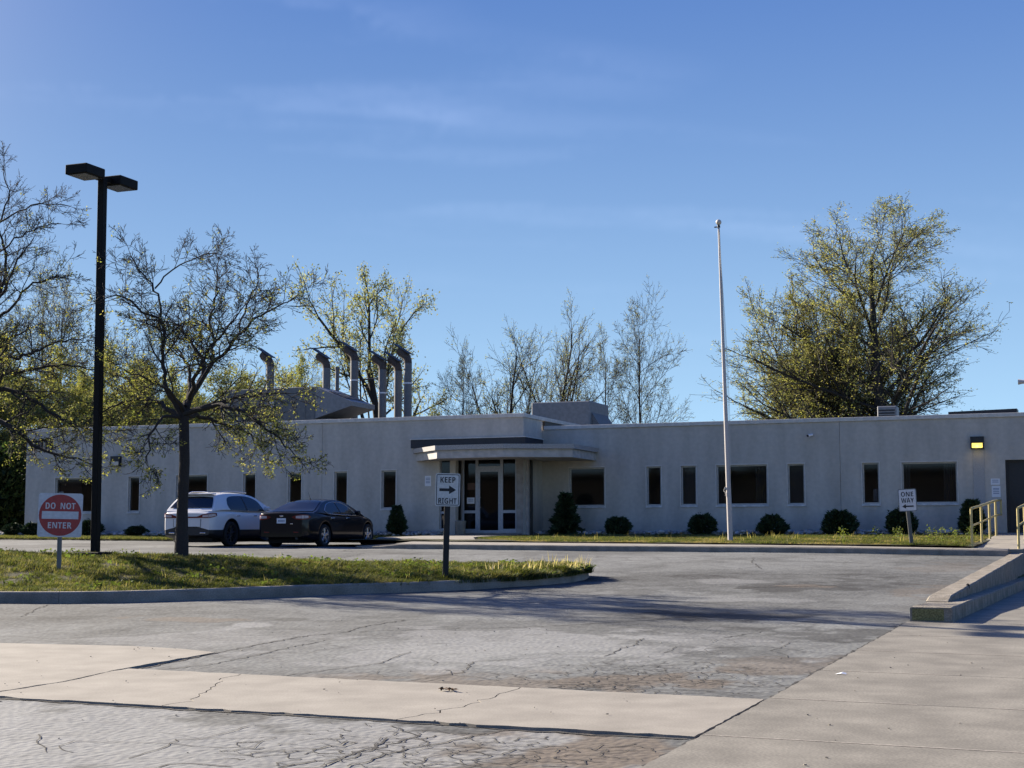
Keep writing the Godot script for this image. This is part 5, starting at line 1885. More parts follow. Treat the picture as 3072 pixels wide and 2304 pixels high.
func poles() -> void:
	# area lamp with two boxes
	var gy0 := island_y(0.42, 24.6) - 0.02
	var l := thing("area_lamp", Vector3(0.42, gy0, 24.6), 0.0, "tall dark square light pole with two box heads on the grass island", "street lamp")
	var h := 9.02 - gy0
	var m := MB.new()
	m.cbox(Vector3(-0.072, 0, -0.072), Vector3(0.072, h, 0.072), 0.01)
	var post := part("pole", m, M.pole_bronze, l)
	post.rotation.z = deg_to_rad(0.5)
	m = MB.new()
	m.cbox(Vector3(-0.29, -0.1, -0.29), Vector3(0.29, 0.09, 0.29), 0.015)
	part("base_plate", m, M.pole_bronze, l)
	m = MB.new()
	m.box(Vector3(-0.05, 0.7, 0.0725), Vector3(0.05, 0.95, 0.08))
	part("hand_hole", m, M.pole_bronze, l)
	for d in [-1.0, 1.0]:
		m = MB.new()
		m.cbox(Vector3(-0.26, -0.10, -0.31), Vector3(0.26, 0.10, 0.31), 0.015)
		var hd := part("lamp_head", m, M.pole_bronze, l)
		hd.position = Vector3(-0.075, h + 0.02, d * 0.56)
		m = MB.new()
		m.box(Vector3(-0.21, -0.107, -0.26), Vector3(0.21, -0.101, 0.26))
		part("lens", m, mat("lamp_glass_dark", L(0.06, 0.06, 0.06), 0.2), hd)
		m = MB.new()
		m.box(Vector3(-0.06, -0.05, minf(0.09 * d, 0.28 * d)), Vector3(0.06, 0.05, maxf(0.09 * d, 0.28 * d)))
		var arm := part("arm", m, M.pole_bronze, l)
		arm.position = Vector3(-0.075, h + 0.0, 0)
	# flagpole
	gy0 = lawn_y(8.87, 6.14) - 0.05
	var f := thing("flagpole", Vector3(8.87, gy0, 6.14), 0.0, "tall white tapered flagpole without a flag on the lawn", "flagpole")
	var top_p := Vector3(-0.20, 10.86 - gy0, 0.09)
	m = MB.new()
	var pp := PackedVector3Array()
	var rr := PackedFloat32Array()
	for k in 9:
		pp.append(top_p * (k / 8.0))
		rr.append(lerpf(0.078, 0.030, pow(k / 8.0, 1.2)))
	m.tube(pp, rr, 14, true)
	part("pole", m, M.pole_white, f)
	m = MB.new()
	m.cyl(top_p, top_p + Vector3(0, 0.07, 0), 0.05, 0.04, 10)
	m.cyl(top_p + Vector3(0, 0.02, 0), top_p + Vector3(-0.13, 0.02, 0), 0.02, 0.02, 6)
	part("truck", m, M.dark_metal, f)
	var ball := SphereMesh.new()
	ball.radius = 0.085
	ball.height = 0.17
	ball.radial_segments = 16
	ball.rings = 8
	var bl := part("ball", ball, M.brass_ball, f)
	bl.position = top_p + Vector3(0, 0.16, 0)
	m = MB.new()
	for dx in [0.14, 0.19]:
		var rp := PackedVector3Array()
		var rd := PackedFloat32Array()
		for k in 13:
			var t := k / 12.0
			rp.append(top_p * lerpf(0.17, 0.985, t) + Vector3(dx * sin(t * PI * 0.9 + 0.3) * (1.0 - t * 0.6) * 0.8 + 0.02, 0, 0.05))
			rd.append(0.005)
		m.tube(rp, rd, 4)
	part("halyard", m, M.rope, f)
	m = MB.new()
	m.box(Vector3(-0.14, 1.55, 0.03), Vector3(-0.06, 1.60, 0.07))
	m.tube(PackedVector3Array([Vector3(-0.12, 1.62, 0.06), Vector3(-0.16, 1.5, 0.07), Vector3(-0.10, 1.45, 0.07), Vector3(-0.12, 1.35, 0.06)]), PackedFloat32Array([0.01, 0.012, 0.012, 0.006]), 5)
	part("cleat", m, M.rope, f)
	# floodlight on its own post at the right border of the view
	var w := thing("post_floodlight", Vector3(17.46, 0.5, 14.52), 0.0, "white horn-shaped fitting on a slim white post at the right edge", "floodlight")
	m = MB.new()
	m.cyl(Vector3(0.42, 0, 0), Vector3(0.42, 6.2, 0), 0.05, 0.04, 10)
	part("post", m, M.pole_white, w)
	m = MB.new()
	m.tube(PackedVector3Array([Vector3(0.42, 4.61, 0), Vector3(0.22, 4.62, 0), Vector3(0.12, 4.63, 0), Vector3(0.03, 4.63, 0)]), PackedFloat32Array([0.03, 0.04, 0.045, 0.065]), 12, true)
	part("horn", m, M.pole_white, w)

func rails() -> void:
	var defs := [[15.85, [8.5, 5.6, 2.9, 0.6, -1.6], "yellow pipe handrail along the lawn side of the door walk"], [16.98, [8.1, 5.4, 2.7, 0.4, -1.6], "yellow pipe handrail above the retaining wall at the right edge"]]
	for d in defs:
		var r := thing("handrail", Vector3(d[0], 0, 0), 0.0, d[2], "handrail", "yellow handrails of the door walk")
		var base := func(z): return lerpf(1.86, gy(16.5, 9.0) + 0.16, clampf((z + 1.0) / 9.3, 0.0, 1.0))
		var pts := PackedVector3Array()
		var mid := PackedVector3Array()
		var rr := PackedFloat32Array()
		for k in d[1].size():
			var z: float = d[1][k]
			var m := MB.new()
			var lowest: float = base.call(z) - 0.05 if k < d[1].size() - 1 else base.call(z) + 0.55
			m.cyl(Vector3(0, lowest, z), Vector3(0, base.call(z) + 1.04, z), 0.034, 0.034, 10)
			part("post", m, M.rail_yellow, r)
			pts.append(Vector3(0, base.call(z) + 1.05, z))
			mid.append(Vector3(0, base.call(z) + 0.60, z))
			rr.append(0.034)
		var m := MB.new()
		m.tube(pts, rr, 10, true)
		part("top_rail", m, M.rail_yellow, r)
		m = MB.new()
		var thin := PackedFloat32Array()
		for q in rr:
			thin.append(0.026)
		m.tube(mid, thin, 8, true)
		part("mid_rail", m, M.rail_yellow, r)

# ---------------------------------------------------------------- trees
# one kind of tree per dictionary; lists hold a value per branch level
var LF := MB.new()

func leaf_clump(m: MB, p: Vector3, size: float, count: int, spread: float, col: Color) -> void:
	for k in count:
		var o := p + Vector3(rng.randfn(), rng.randfn(), rng.randfn()) * spread
		var a := Vector3(rng.randfn(), rng.randfn() * 0.7, rng.randfn()).normalized() * size * rng.randf_range(0.6, 1.25)
		var b := a.cross(Vector3(rng.randfn(), rng.randfn(), rng.randfn())).normalized() * a.length() * rng.randf_range(0.4, 0.65)
		var g := rng.randf_range(0.75, 1.25)
		m.tint = Color(col.r * g * rng.randf_range(0.9, 1.12), col.g * g, col.b * g * rng.randf_range(0.8, 1.2), 1.0)
		m.quad(o - a, o - b * 0.9, o + a, o + b)

func branch(m: MB, lf: MB, p: Vector3, d: Vector3, length: float, r: float, lv: int, P: Dictionary) -> void:
	var ns: int = P.seg[lv]
	var pts := PackedVector3Array([p])
	var rr := PackedFloat32Array([r])
	var r1: float = maxf(r * P.taper[lv], P.rmin)
	for k in ns:
		d = (d + Vector3(rng.randfn(), rng.randfn() * 0.8, rng.randfn()) * P.wig[lv] + Vector3.UP * P.up[lv]).normalized()
		p += d * length / ns
		pts.append(p)
		rr.append(lerpf(r, r1, float(k + 1) / ns))
	m.tube(pts, rr, P.sides[lv])
	limb_children(m, lf, pts, rr, length, lv, P)

func limb_children(m: MB, lf: MB, pts: PackedVector3Array, rr: PackedFloat32Array, length: float, lv: int, P: Dictionary) -> void:
	var ns := pts.size() - 1
	if lv >= P.last:
		leaves_on(lf, pts, P)
		return
	if lv == P.last - 1 and rng.randf() < 0.6:
		leaves_on(lf, pts, P)
	var n: int = P.n[lv] + (1 if rng.randf() < 0.5 else 0)
	var turn := rng.randf() * TAU
	for k in n:
		var t: float = lerpf(P.from[lv], 1.0, (k + rng.randf_range(0.1, 0.9)) / n)
		if k == n - 1: t = 1.0
		var f := t * ns
		var a := mini(int(f), ns - 1)
		var o := pts[a].lerp(pts[a + 1], f - a)
		var d := (pts[a + 1] - pts[a]).normalized()
		var q := d.cross(Vector3.UP if absf(d.y) < 0.95 else Vector3.RIGHT).normalized()
		turn += 2.4 + rng.randfn() * 0.3
		q = q.rotated(d, turn)
		var ang: float = deg_to_rad(P.ang[lv]) * rng.randf_range(0.65, 1.3)
		if k == n - 1: ang *= 0.35
		var cd := d.rotated(q, ang)
		var cl: float = length * P.len[lv] * (1.12 - 0.45 * t) * rng.randf_range(0.7, 1.25)
		if lv == 0 and P.has("cone"):
			cl *= 1.0 - P.cone * t
		var cr: float = maxf(lerpf(rr[a], rr[a + 1], f - a) * P.rr[lv] * (1.0 if k < n - 1 else 1.2), P.rmin)
		branch(m, lf, o, cd, cl, minf(cr, rr[a]), lv + 1, P)

func leaves_on(lf: MB, pts: PackedVector3Array, P: Dictionary) -> void:
	for k in range(1, pts.size()):
		if rng.randf() < P.leaf and pts[k].y < P.get("leaf_top", 1e9) + rng.randfn() * P.get("leaf_soft", 0.0):
			var c: Color = P.cols[rng.randi() % P.cols.size()]
			leaf_clump(lf, pts[k], P.size, P.count, P.spread, c)

const GREENS := [Color(0.33, 0.335, 0.13), Color(0.27, 0.285, 0.11), Color(0.38, 0.37, 0.18), Color(0.22, 0.24, 0.09)]
const PALES := [Color(0.30, 0.315, 0.19), Color(0.25, 0.27, 0.16), Color(0.34, 0.34, 0.23)]
const OLIVE := [Color(0.36, 0.36, 0.17), Color(0.30, 0.31, 0.15), Color(0.40, 0.38, 0.19), Color(0.25, 0.27, 0.12)]

func kind(called: String) -> Dictionary:
	match called:
		"locust":
			return {"seg": [6, 5, 4, 4, 3], "taper": [0.6, 0.5, 0.5, 0.5, 0.5], "wig": [0.10, 0.13, 0.16, 0.18, 0.2], "up": [0.0, 0.03, 0.03, 0.02, 0.0], "sides": [9, 6, 4, 3, 3], "n": [5, 5, 4, 2, 0], "from": [0.3, 0.15, 0.12, 0.2, 0], "ang": [48, 46, 42, 40, 40], "len": [0.5, 0.56, 0.58, 0.6, 0.5], "rr": [0.5, 0.55, 0.6, 0.7, 0.7], "rmin": 0.0042, "last": 4, "leaf": 0.075, "size": 0.027, "count": 7, "spread": 0.045, "cols": GREENS}
		"round":
			return {"seg": [5, 5, 5, 4, 3], "taper": [0.7, 0.55, 0.5, 0.5, 0.5], "wig": [0.05, 0.10, 0.16, 0.2, 0.2], "up": [0.04, 0.03, 0.02, 0.03, 0.04], "sides": [8, 6, 4, 3, 3], "n": [6, 6, 6, 4, 0], "from": [0.30, 0.25, 0.2, 0.2, 0], "ang": [36, 38, 40, 40, 40], "len": [0.72, 0.55, 0.5, 0.5, 0.5], "rr": [0.55, 0.55, 0.55, 0.6, 0.6], "rmin": 0.010, "last": 4, "leaf": 0.60, "size": 0.07, "count": 4, "spread": 0.14, "cols": PALES}
		"vase":
			return {"seg": [5, 6, 5, 4, 3], "taper": [0.75, 0.45, 0.5, 0.5, 0.5], "wig": [0.04, 0.08, 0.13, 0.17, 0.2], "up": [0.03, 0.035, 0.02, 0.03, 0.04], "sides": [8, 6, 4, 3, 3], "n": [6, 8, 7, 4, 0], "from": [0.35, 0.22, 0.2, 0.2, 0], "ang": [30, 34, 36, 36, 36], "len": [1.05, 0.50, 0.5, 0.5, 0.5], "rr": [0.55, 0.5, 0.55, 0.6, 0.6], "rmin": 0.009, "last": 4, "leaf": 0.22, "size": 0.055, "count": 3, "spread": 0.10, "cols": PALES}
		"slim":
			return {"seg": [9, 5, 4, 3, 3], "taper": [0.25, 0.45, 0.5, 0.5, 0.5], "wig": [0.035, 0.10, 0.15, 0.2, 0.2], "up": [0.03, 0.04, 0.04, 0.04, 0.05], "sides": [8, 5, 4, 3, 3], "n": [19, 7, 6, 3, 0], "from": [0.25, 0.2, 0.2, 0.2, 0], "ang": [46, 38, 38, 36, 36], "len": [0.34, 0.5, 0.5, 0.5, 0.5], "rr": [0.42, 0.5, 0.55, 0.6, 0.6], "rmin": 0.0085, "last": 4, "leaf": 0.10, "size": 0.05, "count": 3, "spread": 0.08, "cols": PALES}
		"big":
			return {"seg": [10, 7, 5, 4, 3], "taper": [0.16, 0.4, 0.45, 0.5, 0.5], "wig": [0.03, 0.08, 0.13, 0.18, 0.2], "up": [0.03, 0.02, 0.03, 0.03, 0.04], "sides": [10, 7, 5, 3, 3], "n": [28, 9, 7, 4, 0], "from": [0.13, 0.2, 0.15, 0.2, 0], "ang": [52, 38, 38, 38, 40], "cone": 0.38, "len": [0.46, 0.46, 0.48, 0.5, 0.5], "rr": [0.45, 0.5, 0.55, 0.6, 0.6], "rmin": 0.009, "last": 4, "leaf": 0.30, "size": 0.052, "count": 4, "spread": 0.11, "cols": OLIVE}
		"clump":
			return {"seg": [7, 6, 5, 4, 3], "taper": [0.4, 0.45, 0.45, 0.5, 0.5], "wig": [0.04, 0.08, 0.13, 0.18, 0.2], "up": [0.01, 0.02, 0.03, 0.03, 0.04], "sides": [8, 6, 4, 3, 3], "n": [10, 8, 7, 4, 0], "from": [0.25, 0.2, 0.15, 0.2, 0], "ang": [34, 34, 38, 38, 40], "len": [0.50, 0.48, 0.48, 0.5, 0.5], "rr": [0.5, 0.5, 0.55, 0.6, 0.6], "rmin": 0.009, "last": 4, "leaf": 0.28, "size": 0.052, "count": 4, "spread": 0.11, "cols": OLIVE + [Color(0.27, 0.26, 0.14)]}
		_:  # wood: leafy young forest tree
			return {"seg": [8, 5, 4, 4, 3], "taper": [0.3, 0.45, 0.5, 0.5, 0.5], "wig": [0.05, 0.12, 0.18, 0.2, 0.2], "up": [0.03, 0.03, 0.02, 0.03, 0.04], "sides": [7, 5, 4, 3, 3], "n": [16, 6, 5, 4, 0], "from": [0.12, 0.2, 0.15, 0.2, 0], "ang": [55, 42, 42, 40, 40], "len": [0.40, 0.5, 0.5, 0.5, 0.5], "rr": [0.42, 0.5, 0.55, 0.6, 0.6], "rmin": 0.010, "last": 4, "leaf": 0.5, "size": 0.075, "count": 6, "spread": 0.17, "cols": [Color(0.32, 0.33, 0.15), Color(0.26, 0.28, 0.12), Color(0.36, 0.35, 0.18), Color(0.20, 0.225, 0.10)]}
	return {}

var templates := {}

func template(called: String, height: float, r: float, sd: int, stems := 1) -> Array:
	rng.seed = sd
	var P := kind(called)
	var m := MB.new()
	var lf := MB.new()
	for k in stems:
		var d := Vector3.UP
		if stems > 1:
			d = Vector3(sin(TAU * k / stems + 0.5) * 0.30, 1.0, cos(TAU * k / stems + 0.5) * 0.30).normalized()
		branch(m, lf, Vector3(d.x, 0, d.z) * 0.4 + Vector3(0, -0.3, 0), d, height, r, 0, P)
	return [m.mesh(), lf.mesh() if lf.v.size() else null]

func plant_tree(tp: Array, called: String, at: Vector3, turn: float, scale: Vector3, label: String, group: String, bark := "bark_far") -> void:
	var t := thing(called, at, turn, label, "tree", group)
	# scale: wanted width, height, width of the whole tree
	var bb: AABB = tp[0].get_aabb()
	var w := maxf(bb.size.x, bb.size.z)
	var sy := scale.y / bb.end.y
	var sx := clampf(scale.x / w, sy * 0.75, sy * 1.4)
	t.scale = Vector3(sx, sy, sx)
	part("trunk", tp[0], M[bark], t)
	if tp[1]:
		part("crown", tp[1], M.leaf, t)

func from_limbs(called: String, at: Vector3, trunk: Array, limbs: Array, r0: float, P: Dictionary, label: String, sd: int) -> void:
	rng.seed = sd
	var m := MB.new()
	var lf := MB.new()
	var tp := PackedVector3Array()
	var tr := PackedFloat32Array()
	for k in trunk.size():
		tp.append(trunk[k] - at)
		tr.append(r0 * [1.35, 1.0, 0.95, 0.92][mini(k, 3)])
	tp.insert(0, tp[0] + Vector3(0, -0.25, 0))
	tr.insert(0, r0 * 1.6)
	m.tube(tp, tr, 12)
	for l in limbs:
		# bend the given limb smoothly and thin it towards its end
		var c := Curve3D.new()
		for k in l.size():
			c.add_point(l[k] - at)
		for k in l.size():
			var tn: Vector3 = (l[mini(k + 1, l.size() - 1)] - l[maxi(k - 1, 0)]) / 6.0
			c.set_point_in(k, -tn)
			c.set_point_out(k, tn)
		var length := c.get_baked_length()
		var start: Vector3 = l[0] - at
		var near := 1.0
		var high: float = clampf((l[0] - trunk[-1]).length() / 3.0, 0.0, 1.0)
		var ra := lerpf(r0 * 0.55, r0 * 0.20, high) * clampf(length / 2.2, 0.5, 1.05)
		var pts := PackedVector3Array()
		var rr := PackedFloat32Array()
		var n := maxi(6, int(length / 0.16))
		for k in n + 1:
			var t := float(k) / n
			pts.append(c.sample_baked(length * t) + Vector3(rng.randfn(), rng.randfn(), rng.randfn()) * 0.022 * minf(t * 8.0, 1.0))
			rr.append(lerpf(ra, 0.010, pow(t, 0.75)))
		m.tube(pts, rr, 7)
		var Q := P.duplicate()
		Q.n = [int(length * P.dense), P.n[1], P.n[2], P.n[3], 0]
		Q.len = [clampf(0.72 / length, 0.17, 0.55), P.len[1], P.len[2], P.len[3], 0.5]
		limb_children(m, lf, pts, rr, length, 0, Q)
	var t := thing(called, at, 0.0, label, "tree", "bare young trees on the grass island")
	part("trunk", m, M.bark, t)
	part("crown", lf, M.leaf, t)

func trees() -> void:
	var P := kind("locust")
	P.leaf_top = 4.0
	P.leaf_soft = 1.3
	P.leaf = 0.08
	P.dense = 5.0
	P.n = [5, 5, 4, 2, 0]
	from_limbs("island_tree", Vector3(2.31, island_y(2.31, 24.39) - 0.05, 24.39), [Vector3(2.31, 1.27, 24.39), Vector3(2.31, 2.24, 24.39), Vector3(2.33, 3.16, 24.38), Vector3(2.30, 4.08, 24.39)], [
		[Vector3(2.30, 4.08, 24.39), Vector3(2.10, 4.40, 24.47), Vector3(2.01, 4.73, 24.61), Vector3(1.99, 5.32, 24.73), Vector3(2.05, 5.68, 24.71), Vector3(1.99, 5.97, 24.84), Vector3(1.80, 6.09, 25.13), Vector3(1.64, 6.30, 25.41), Vector3(1.40, 6.37, 25.61), Vector3(1.25, 6.26, 25.78)],
		[Vector3(1.99, 5.97, 24.84), Vector3(1.97, 6.22, 24.74), Vector3(1.65, 6.67, 24.54), Vector3(1.22, 7.11, 24.50), Vector3(1.01, 7.42, 24.48)],
		[Vector3(1.65, 6.67, 24.54), Vector3(1.93, 7.09, 24.32), Vector3(2.35, 7.35, 24.05), Vector3(2.69, 7.46, 23.81)],
		[Vector3(2.30, 4.08, 24.39), Vector3(2.37, 4.60, 24.15), Vector3(2.43, 5.05, 23.91), Vector3(2.16, 5.54, 23.80), Vector3(1.75, 5.92, 23.64), Vector3(1.23, 6.15, 23.53), Vector3(0.53, 6.24, 23.48)],
		[Vector3(2.37, 4.60, 24.15), Vector3(2.73, 5.11, 24.11), Vector3(3.06, 5.30, 24.20), Vector3(3.33, 5.62, 24.19), Vector3(3.70, 5.90, 24.26), Vector3(4.26, 6.23, 24.15), Vector3(4.64, 6.40, 24.10)],
		[Vector3(3.33, 5.62, 24.19), Vector3(3.29, 6.24, 23.78), Vector3(3.30, 6.77, 23.45), Vector3(3.33, 7.07, 23.33)],
		[Vector3(2.73, 5.11, 24.11), Vector3(2.55, 5.62, 23.75), Vector3(2.26, 6.16, 23.44), Vector3(2.21, 6.88, 23.13), Vector3(2.11, 7.39, 23.07)],
		[Vector3(2.30, 4.12, 24.39), Vector3(2.83, 4.24, 24.50), Vector3(3.55, 4.20, 24.64), Vector3(4.22, 3.86, 24.70), Vector3(4.70, 3.49, 24.72), Vector3(5.04, 3.22, 24.70)],
		[Vector3(2.30, 4.08, 24.39), Vector3(2.35, 4.30, 23.94), Vector3(2.74, 4.47, 23.35), Vector3(3.11, 4.64, 22.88), Vector3(3.58, 4.67, 22.37)],
		[Vector3(2.26, 4.03, 24.41), Vector3(2.16, 4.05, 24.77), Vector3(2.08, 3.80, 25.12), Vector3(2.14, 3.43, 25.32), Vector3(2.16, 3.07, 25.42)],
		[Vector3(2.26, 4.08, 24.41), Vector3(1.57, 4.39, 24.25), Vector3(0.84, 4.48, 24.01), Vector3(0.22, 4.36, 23.93), Vector3(-0.26, 4.14, 23.91)],
		[Vector3(2.30, 4.17, 24.39), Vector3(2.40, 4.48, 25.00), Vector3(2.33, 4.69, 25.67), Vector3(2.16, 4.83, 26.17)],
		[Vector3(2.40, 4.45, 24.35), Vector3(2.82, 4.75, 24.83), Vector3(3.39, 5.23, 25.25), Vector3(4.01, 5.71, 25.43), Vector3(4.36, 6.03, 25.51)],
		[Vector3(2.32, 4.26, 24.38), Vector3(1.94, 4.90, 23.67), Vector3(1.35, 5.56, 23.15), Vector3(0.78, 6.02, 22.84)],
		[Vector3(2.32, 4.12, 24.38), Vector3(2.24, 4.12, 23.77), Vector3(2.35, 4.03, 23.08), Vector3(2.68, 3.82, 22.52), Vector3(2.85, 3.44, 22.23)],
	], 0.108, P, "bare spreading young tree on the island before the white car", 101)
	P.leaf_top = 5.0
	P.leaf_soft = 2.0
	P.leaf = 0.06
	P.dense = 4.0
	P.n = [5, 4, 4, 2, 0]
	from_limbs("island_tree", Vector3(-3.71, island_y(-3.71, 24.10) - 0.05, 24.10), [Vector3(-3.71, 1.16, 24.10), Vector3(-3.70, 2.29, 24.10), Vector3(-3.69, 3.28, 24.09), Vector3(-3.71, 3.98, 24.10)], [
		[Vector3(-3.71, 3.98, 24.10), Vector3(-3.36, 4.48, 23.96), Vector3(-2.81, 4.86, 23.74), Vector3(-2.12, 4.68, 23.68), Vector3(-1.34, 4.19, 23.58), Vector3(-0.57, 3.93, 23.49), Vector3(-0.25, 3.88, 23.36)],
		[Vector3(-3.71, 3.88, 24.10), Vector3(-3.17, 4.23, 23.88), Vector3(-2.47, 4.06, 23.82), Vector3(-1.78, 3.60, 23.76), Vector3(-1.00, 3.35, 23.67), Vector3(-0.35, 3.20, 23.51)],
		[Vector3(-3.72, 4.28, 24.11), Vector3(-3.48, 5.28, 24.01), Vector3(-3.14, 6.28, 23.87), Vector3(-2.88, 6.89, 23.77), Vector3(-2.53, 7.71, 23.63), Vector3(-2.22, 8.22, 23.51)],
		[Vector3(-3.48, 5.28, 24.01), Vector3(-3.23, 5.61, 23.59), Vector3(-2.82, 6.15, 23.21), Vector3(-2.48, 6.38, 22.86)],
		[Vector3(-3.14, 6.28, 23.87), Vector3(-2.55, 6.56, 23.85), Vector3(-2.06, 7.03, 23.87), Vector3(-1.38, 7.20, 23.82), Vector3(-0.98, 7.16, 23.87)],
		[Vector3(-3.38, 5.28, 23.97), Vector3(-3.14, 7.49, 23.34), Vector3(-3.34, 8.65, 23.31), Vector3(-3.24, 9.30, 23.16), Vector3(-3.40, 9.82, 23.22)],
		[Vector3(-3.34, 8.65, 23.31), Vector3(-2.71, 8.94, 23.16), Vector3(-2.24, 9.04, 22.97), Vector3(-1.86, 8.99, 22.82)],
		[Vector3(-3.30, 7.76, 23.61), Vector3(-2.68, 8.26, 23.47), Vector3(-2.15, 8.44, 23.37), Vector3(-1.71, 8.52, 23.30)],
		[Vector3(-3.71, 4.08, 24.10), Vector3(-2.83, 5.33, 24.18), Vector3(-1.84, 5.48, 24.22), Vector3(-0.95, 5.73, 24.29), Vector3(-0.23, 5.78, 24.33)],
		[Vector3(-3.71, 4.08, 24.10), Vector3(-3.51, 5.04, 23.38), Vector3(-2.94, 5.39, 22.72), Vector3(-2.34, 5.54, 22.04), Vector3(-1.84, 5.46, 21.52)],
		[Vector3(-3.76, 4.08, 24.12), Vector3(-4.66, 4.78, 24.48), Vector3(-5.33, 5.28, 24.75), Vector3(-5.93, 6.28, 24.99)],
		[Vector3(-3.77, 4.28, 24.13), Vector3(-4.51, 5.68, 24.42), Vector3(-4.94, 7.10, 24.59), Vector3(-5.18, 8.52, 24.69)],
		[Vector3(-3.72, 4.28, 24.11), Vector3(-4.73, 6.03, 23.22), Vector3(-5.11, 7.61, 22.72), Vector3(-5.20, 9.27, 22.55)],
		[Vector3(-3.72, 4.28, 24.11), Vector3(-3.10, 5.53, 25.15), Vector3(-2.44, 6.61, 25.53), Vector3(-2.17, 7.91, 25.64)],
	], 0.15, P, "spreading tree at the left edge, its trunk out of view", 102)
	# trees behind the building
	var ra := template("round", 7.5, 0.24, 201)
	var va := template("vase", 6.6, 0.22, 202)
	var vb := template("vase", 7.4, 0.22, 203)
	var sa := template("slim", 13.5, 0.17, 204)
	var sb := template("slim", 12.5, 0.16, 205)
	var bg := template("big", 17.5, 0.42, 206)
	var cl := template("clump", 9.0, 0.17, 207, 7)
	var wa := template("wood", 10.0, 0.17, 208)
	var wb := template("wood", 9.0, 0.15, 209)
	var g := "trees growing behind the office"
	var y := 1.7
	plant_tree(ra, "backdrop_tree", Vector3(-19.9, y, -28.7), 0.4, Vector3(10.5, 15.6, 0), "round pale green tree rising behind the exhaust ducts", g)
	plant_tree(sb, "backdrop_tree", Vector3(-14.3, y, -26.6), 2.0, Vector3(5.0, 11.0, 0), "thin nearly bare tree just right of the exhaust ducts", g)
	plant_tree(va, "backdrop_tree", Vector3(-12.2, y, -29.6), 1.1, Vector3(7.4, 12.8, 0), "bare brushy tree left of the pale rooftop unit", g)
	plant_tree(vb, "backdrop_tree", Vector3(-11.2, y, -34.3), 3.3, Vector3(7.2, 14.8, 0), "tall vase-shaped tree right above the pale rooftop unit", g)
	plant_tree(sb, "backdrop_tree", Vector3(-6.7, y, -29.6), 4.1, Vector3(5.0, 12.0, 0), "short bare tree left of the slender tallest bare one", g)
	plant_tree(sa, "backdrop_tree", Vector3(-6.3, y, -34.0), 0.9, Vector3(6.6, 15.2, 0), "slender tall bare tree standing alone left of the flagpole", g)
	plant_tree(wb, "backdrop_tree", Vector3(-3.6, y, -32.0), 0.2, Vector3(3.0, 6.2, 0), "small leafy tree at the roofline left of the flagpole", g)
	plant_tree(wb, "backdrop_tree", Vector3(-16.4, y, -27.4), 5.0, Vector3(3.2, 7.4, 0), "low leafy tree at the roofline right of the ducts", g)
	plant_tree(wa, "backdrop_tree", Vector3(-22.4, y, -23.5), 1.4, Vector3(4.0, 10.2, 0), "yellowish leafy tree behind the air handler", g)
	plant_tree(sa, "backdrop_tree", Vector3(-23.3, y, -27.5), 5.2, Vector3(3.0, 10.5, 0), "thin bare tree behind the left of the exhaust ducts", g)
	plant_tree(bg, "backdrop_tree", Vector3(8.0, y, -31.2), 0.7, Vector3(19.5, 18.7, 0), "largest tree, olive leaved with a straight trunk, right of the flagpole", g)
	plant_tree(cl, "backdrop_tree", Vector3(4.6, y, -34.3), 0.3, Vector3(14.0, 15.2, 0), "many-stemmed tree merging into the left of the largest tree", g)
	plant_tree(wb, "backdrop_tree", Vector3(12.6, y, -36.0), 2.2, Vector3(5.5, 6.8, 0), "low thin tree at the roofline right of the largest tree", g)
	# woods on the left
	rng.seed = 300
	var wg := "leafy trees of the wood on the left"
	var spots := [[-35, -14, 1.08], [-38, -17, 1.15], [-32, -15.5, 1.0], [-29, -16.5, 1.02], [-26.5, -18, 0.95], [-24.2, -20.5, 0.92], [-41, -20, 1.25], [-36.5, -22, 1.2], [-31, -22, 1.12], [-27.6, -23.5, 1.06], [-44, -14, 1.2], [-40, -11.5, 1.0], [-47, -19, 1.3], [-34, -27, 1.2], [-29.5, -29, 1.12], [-25.5, -27.5, 1.0]]
	var words_ := ["at the front of the wood, left of the lamp pole", "tallest beside the left edge of the wood", "directly behind the lamp pole", "right of the lamp pole behind the island tree", "behind the crown of the island tree", "beside the air handler, last of the wood", "deep in the wood at far left", "second row of the wood behind the lamp pole", "second row behind the island tree", "second row left of the air handler", "at the left border of the view", "low at the left border beside the office end", "farthest back at the left border", "third row behind the lamp pole", "third row behind the island tree", "third row left of the exhaust ducts"]
	for k in spots.size():
		var q: Array = spots[k]
		var s: float = q[2]
		plant_tree(wa if k % 2 == 0 else wb, "woodland_tree", Vector3(q[0], y, q[1]), rng.randf() * TAU, Vector3(7.5 * s, 9.6 * s * rng.randf_range(0.92, 1.05), 0), "yellow-green leafy tree " + words_[k], wg)
	var bare := [[-42.7, -27.1, 1.32, "tall bare tree above the wood left of the lamp pole"], [-40.0, -25.0, 1.2, "bare tree above the wood just left of the lamp pole"], [-46.0, -26.0, 1.3, "bare tree above the wood at the left border"], [-36.8, -26.0, 1.05, "bare tree above the wood just right of the lamp pole"], [-33.0, -24.5, 0.95, "bare tree in the wood behind the island tree crown"]]
	for k in bare.size():
		var q: Array = bare[k]
		plant_tree(sa if k % 2 == 0 else sb, "bare_tree", Vector3(q[0], y, q[1]), k * 1.7, Vector3(5.0, 14.0 * q[2], 0), q[3], "bare trees above the wood", "bark_pale")

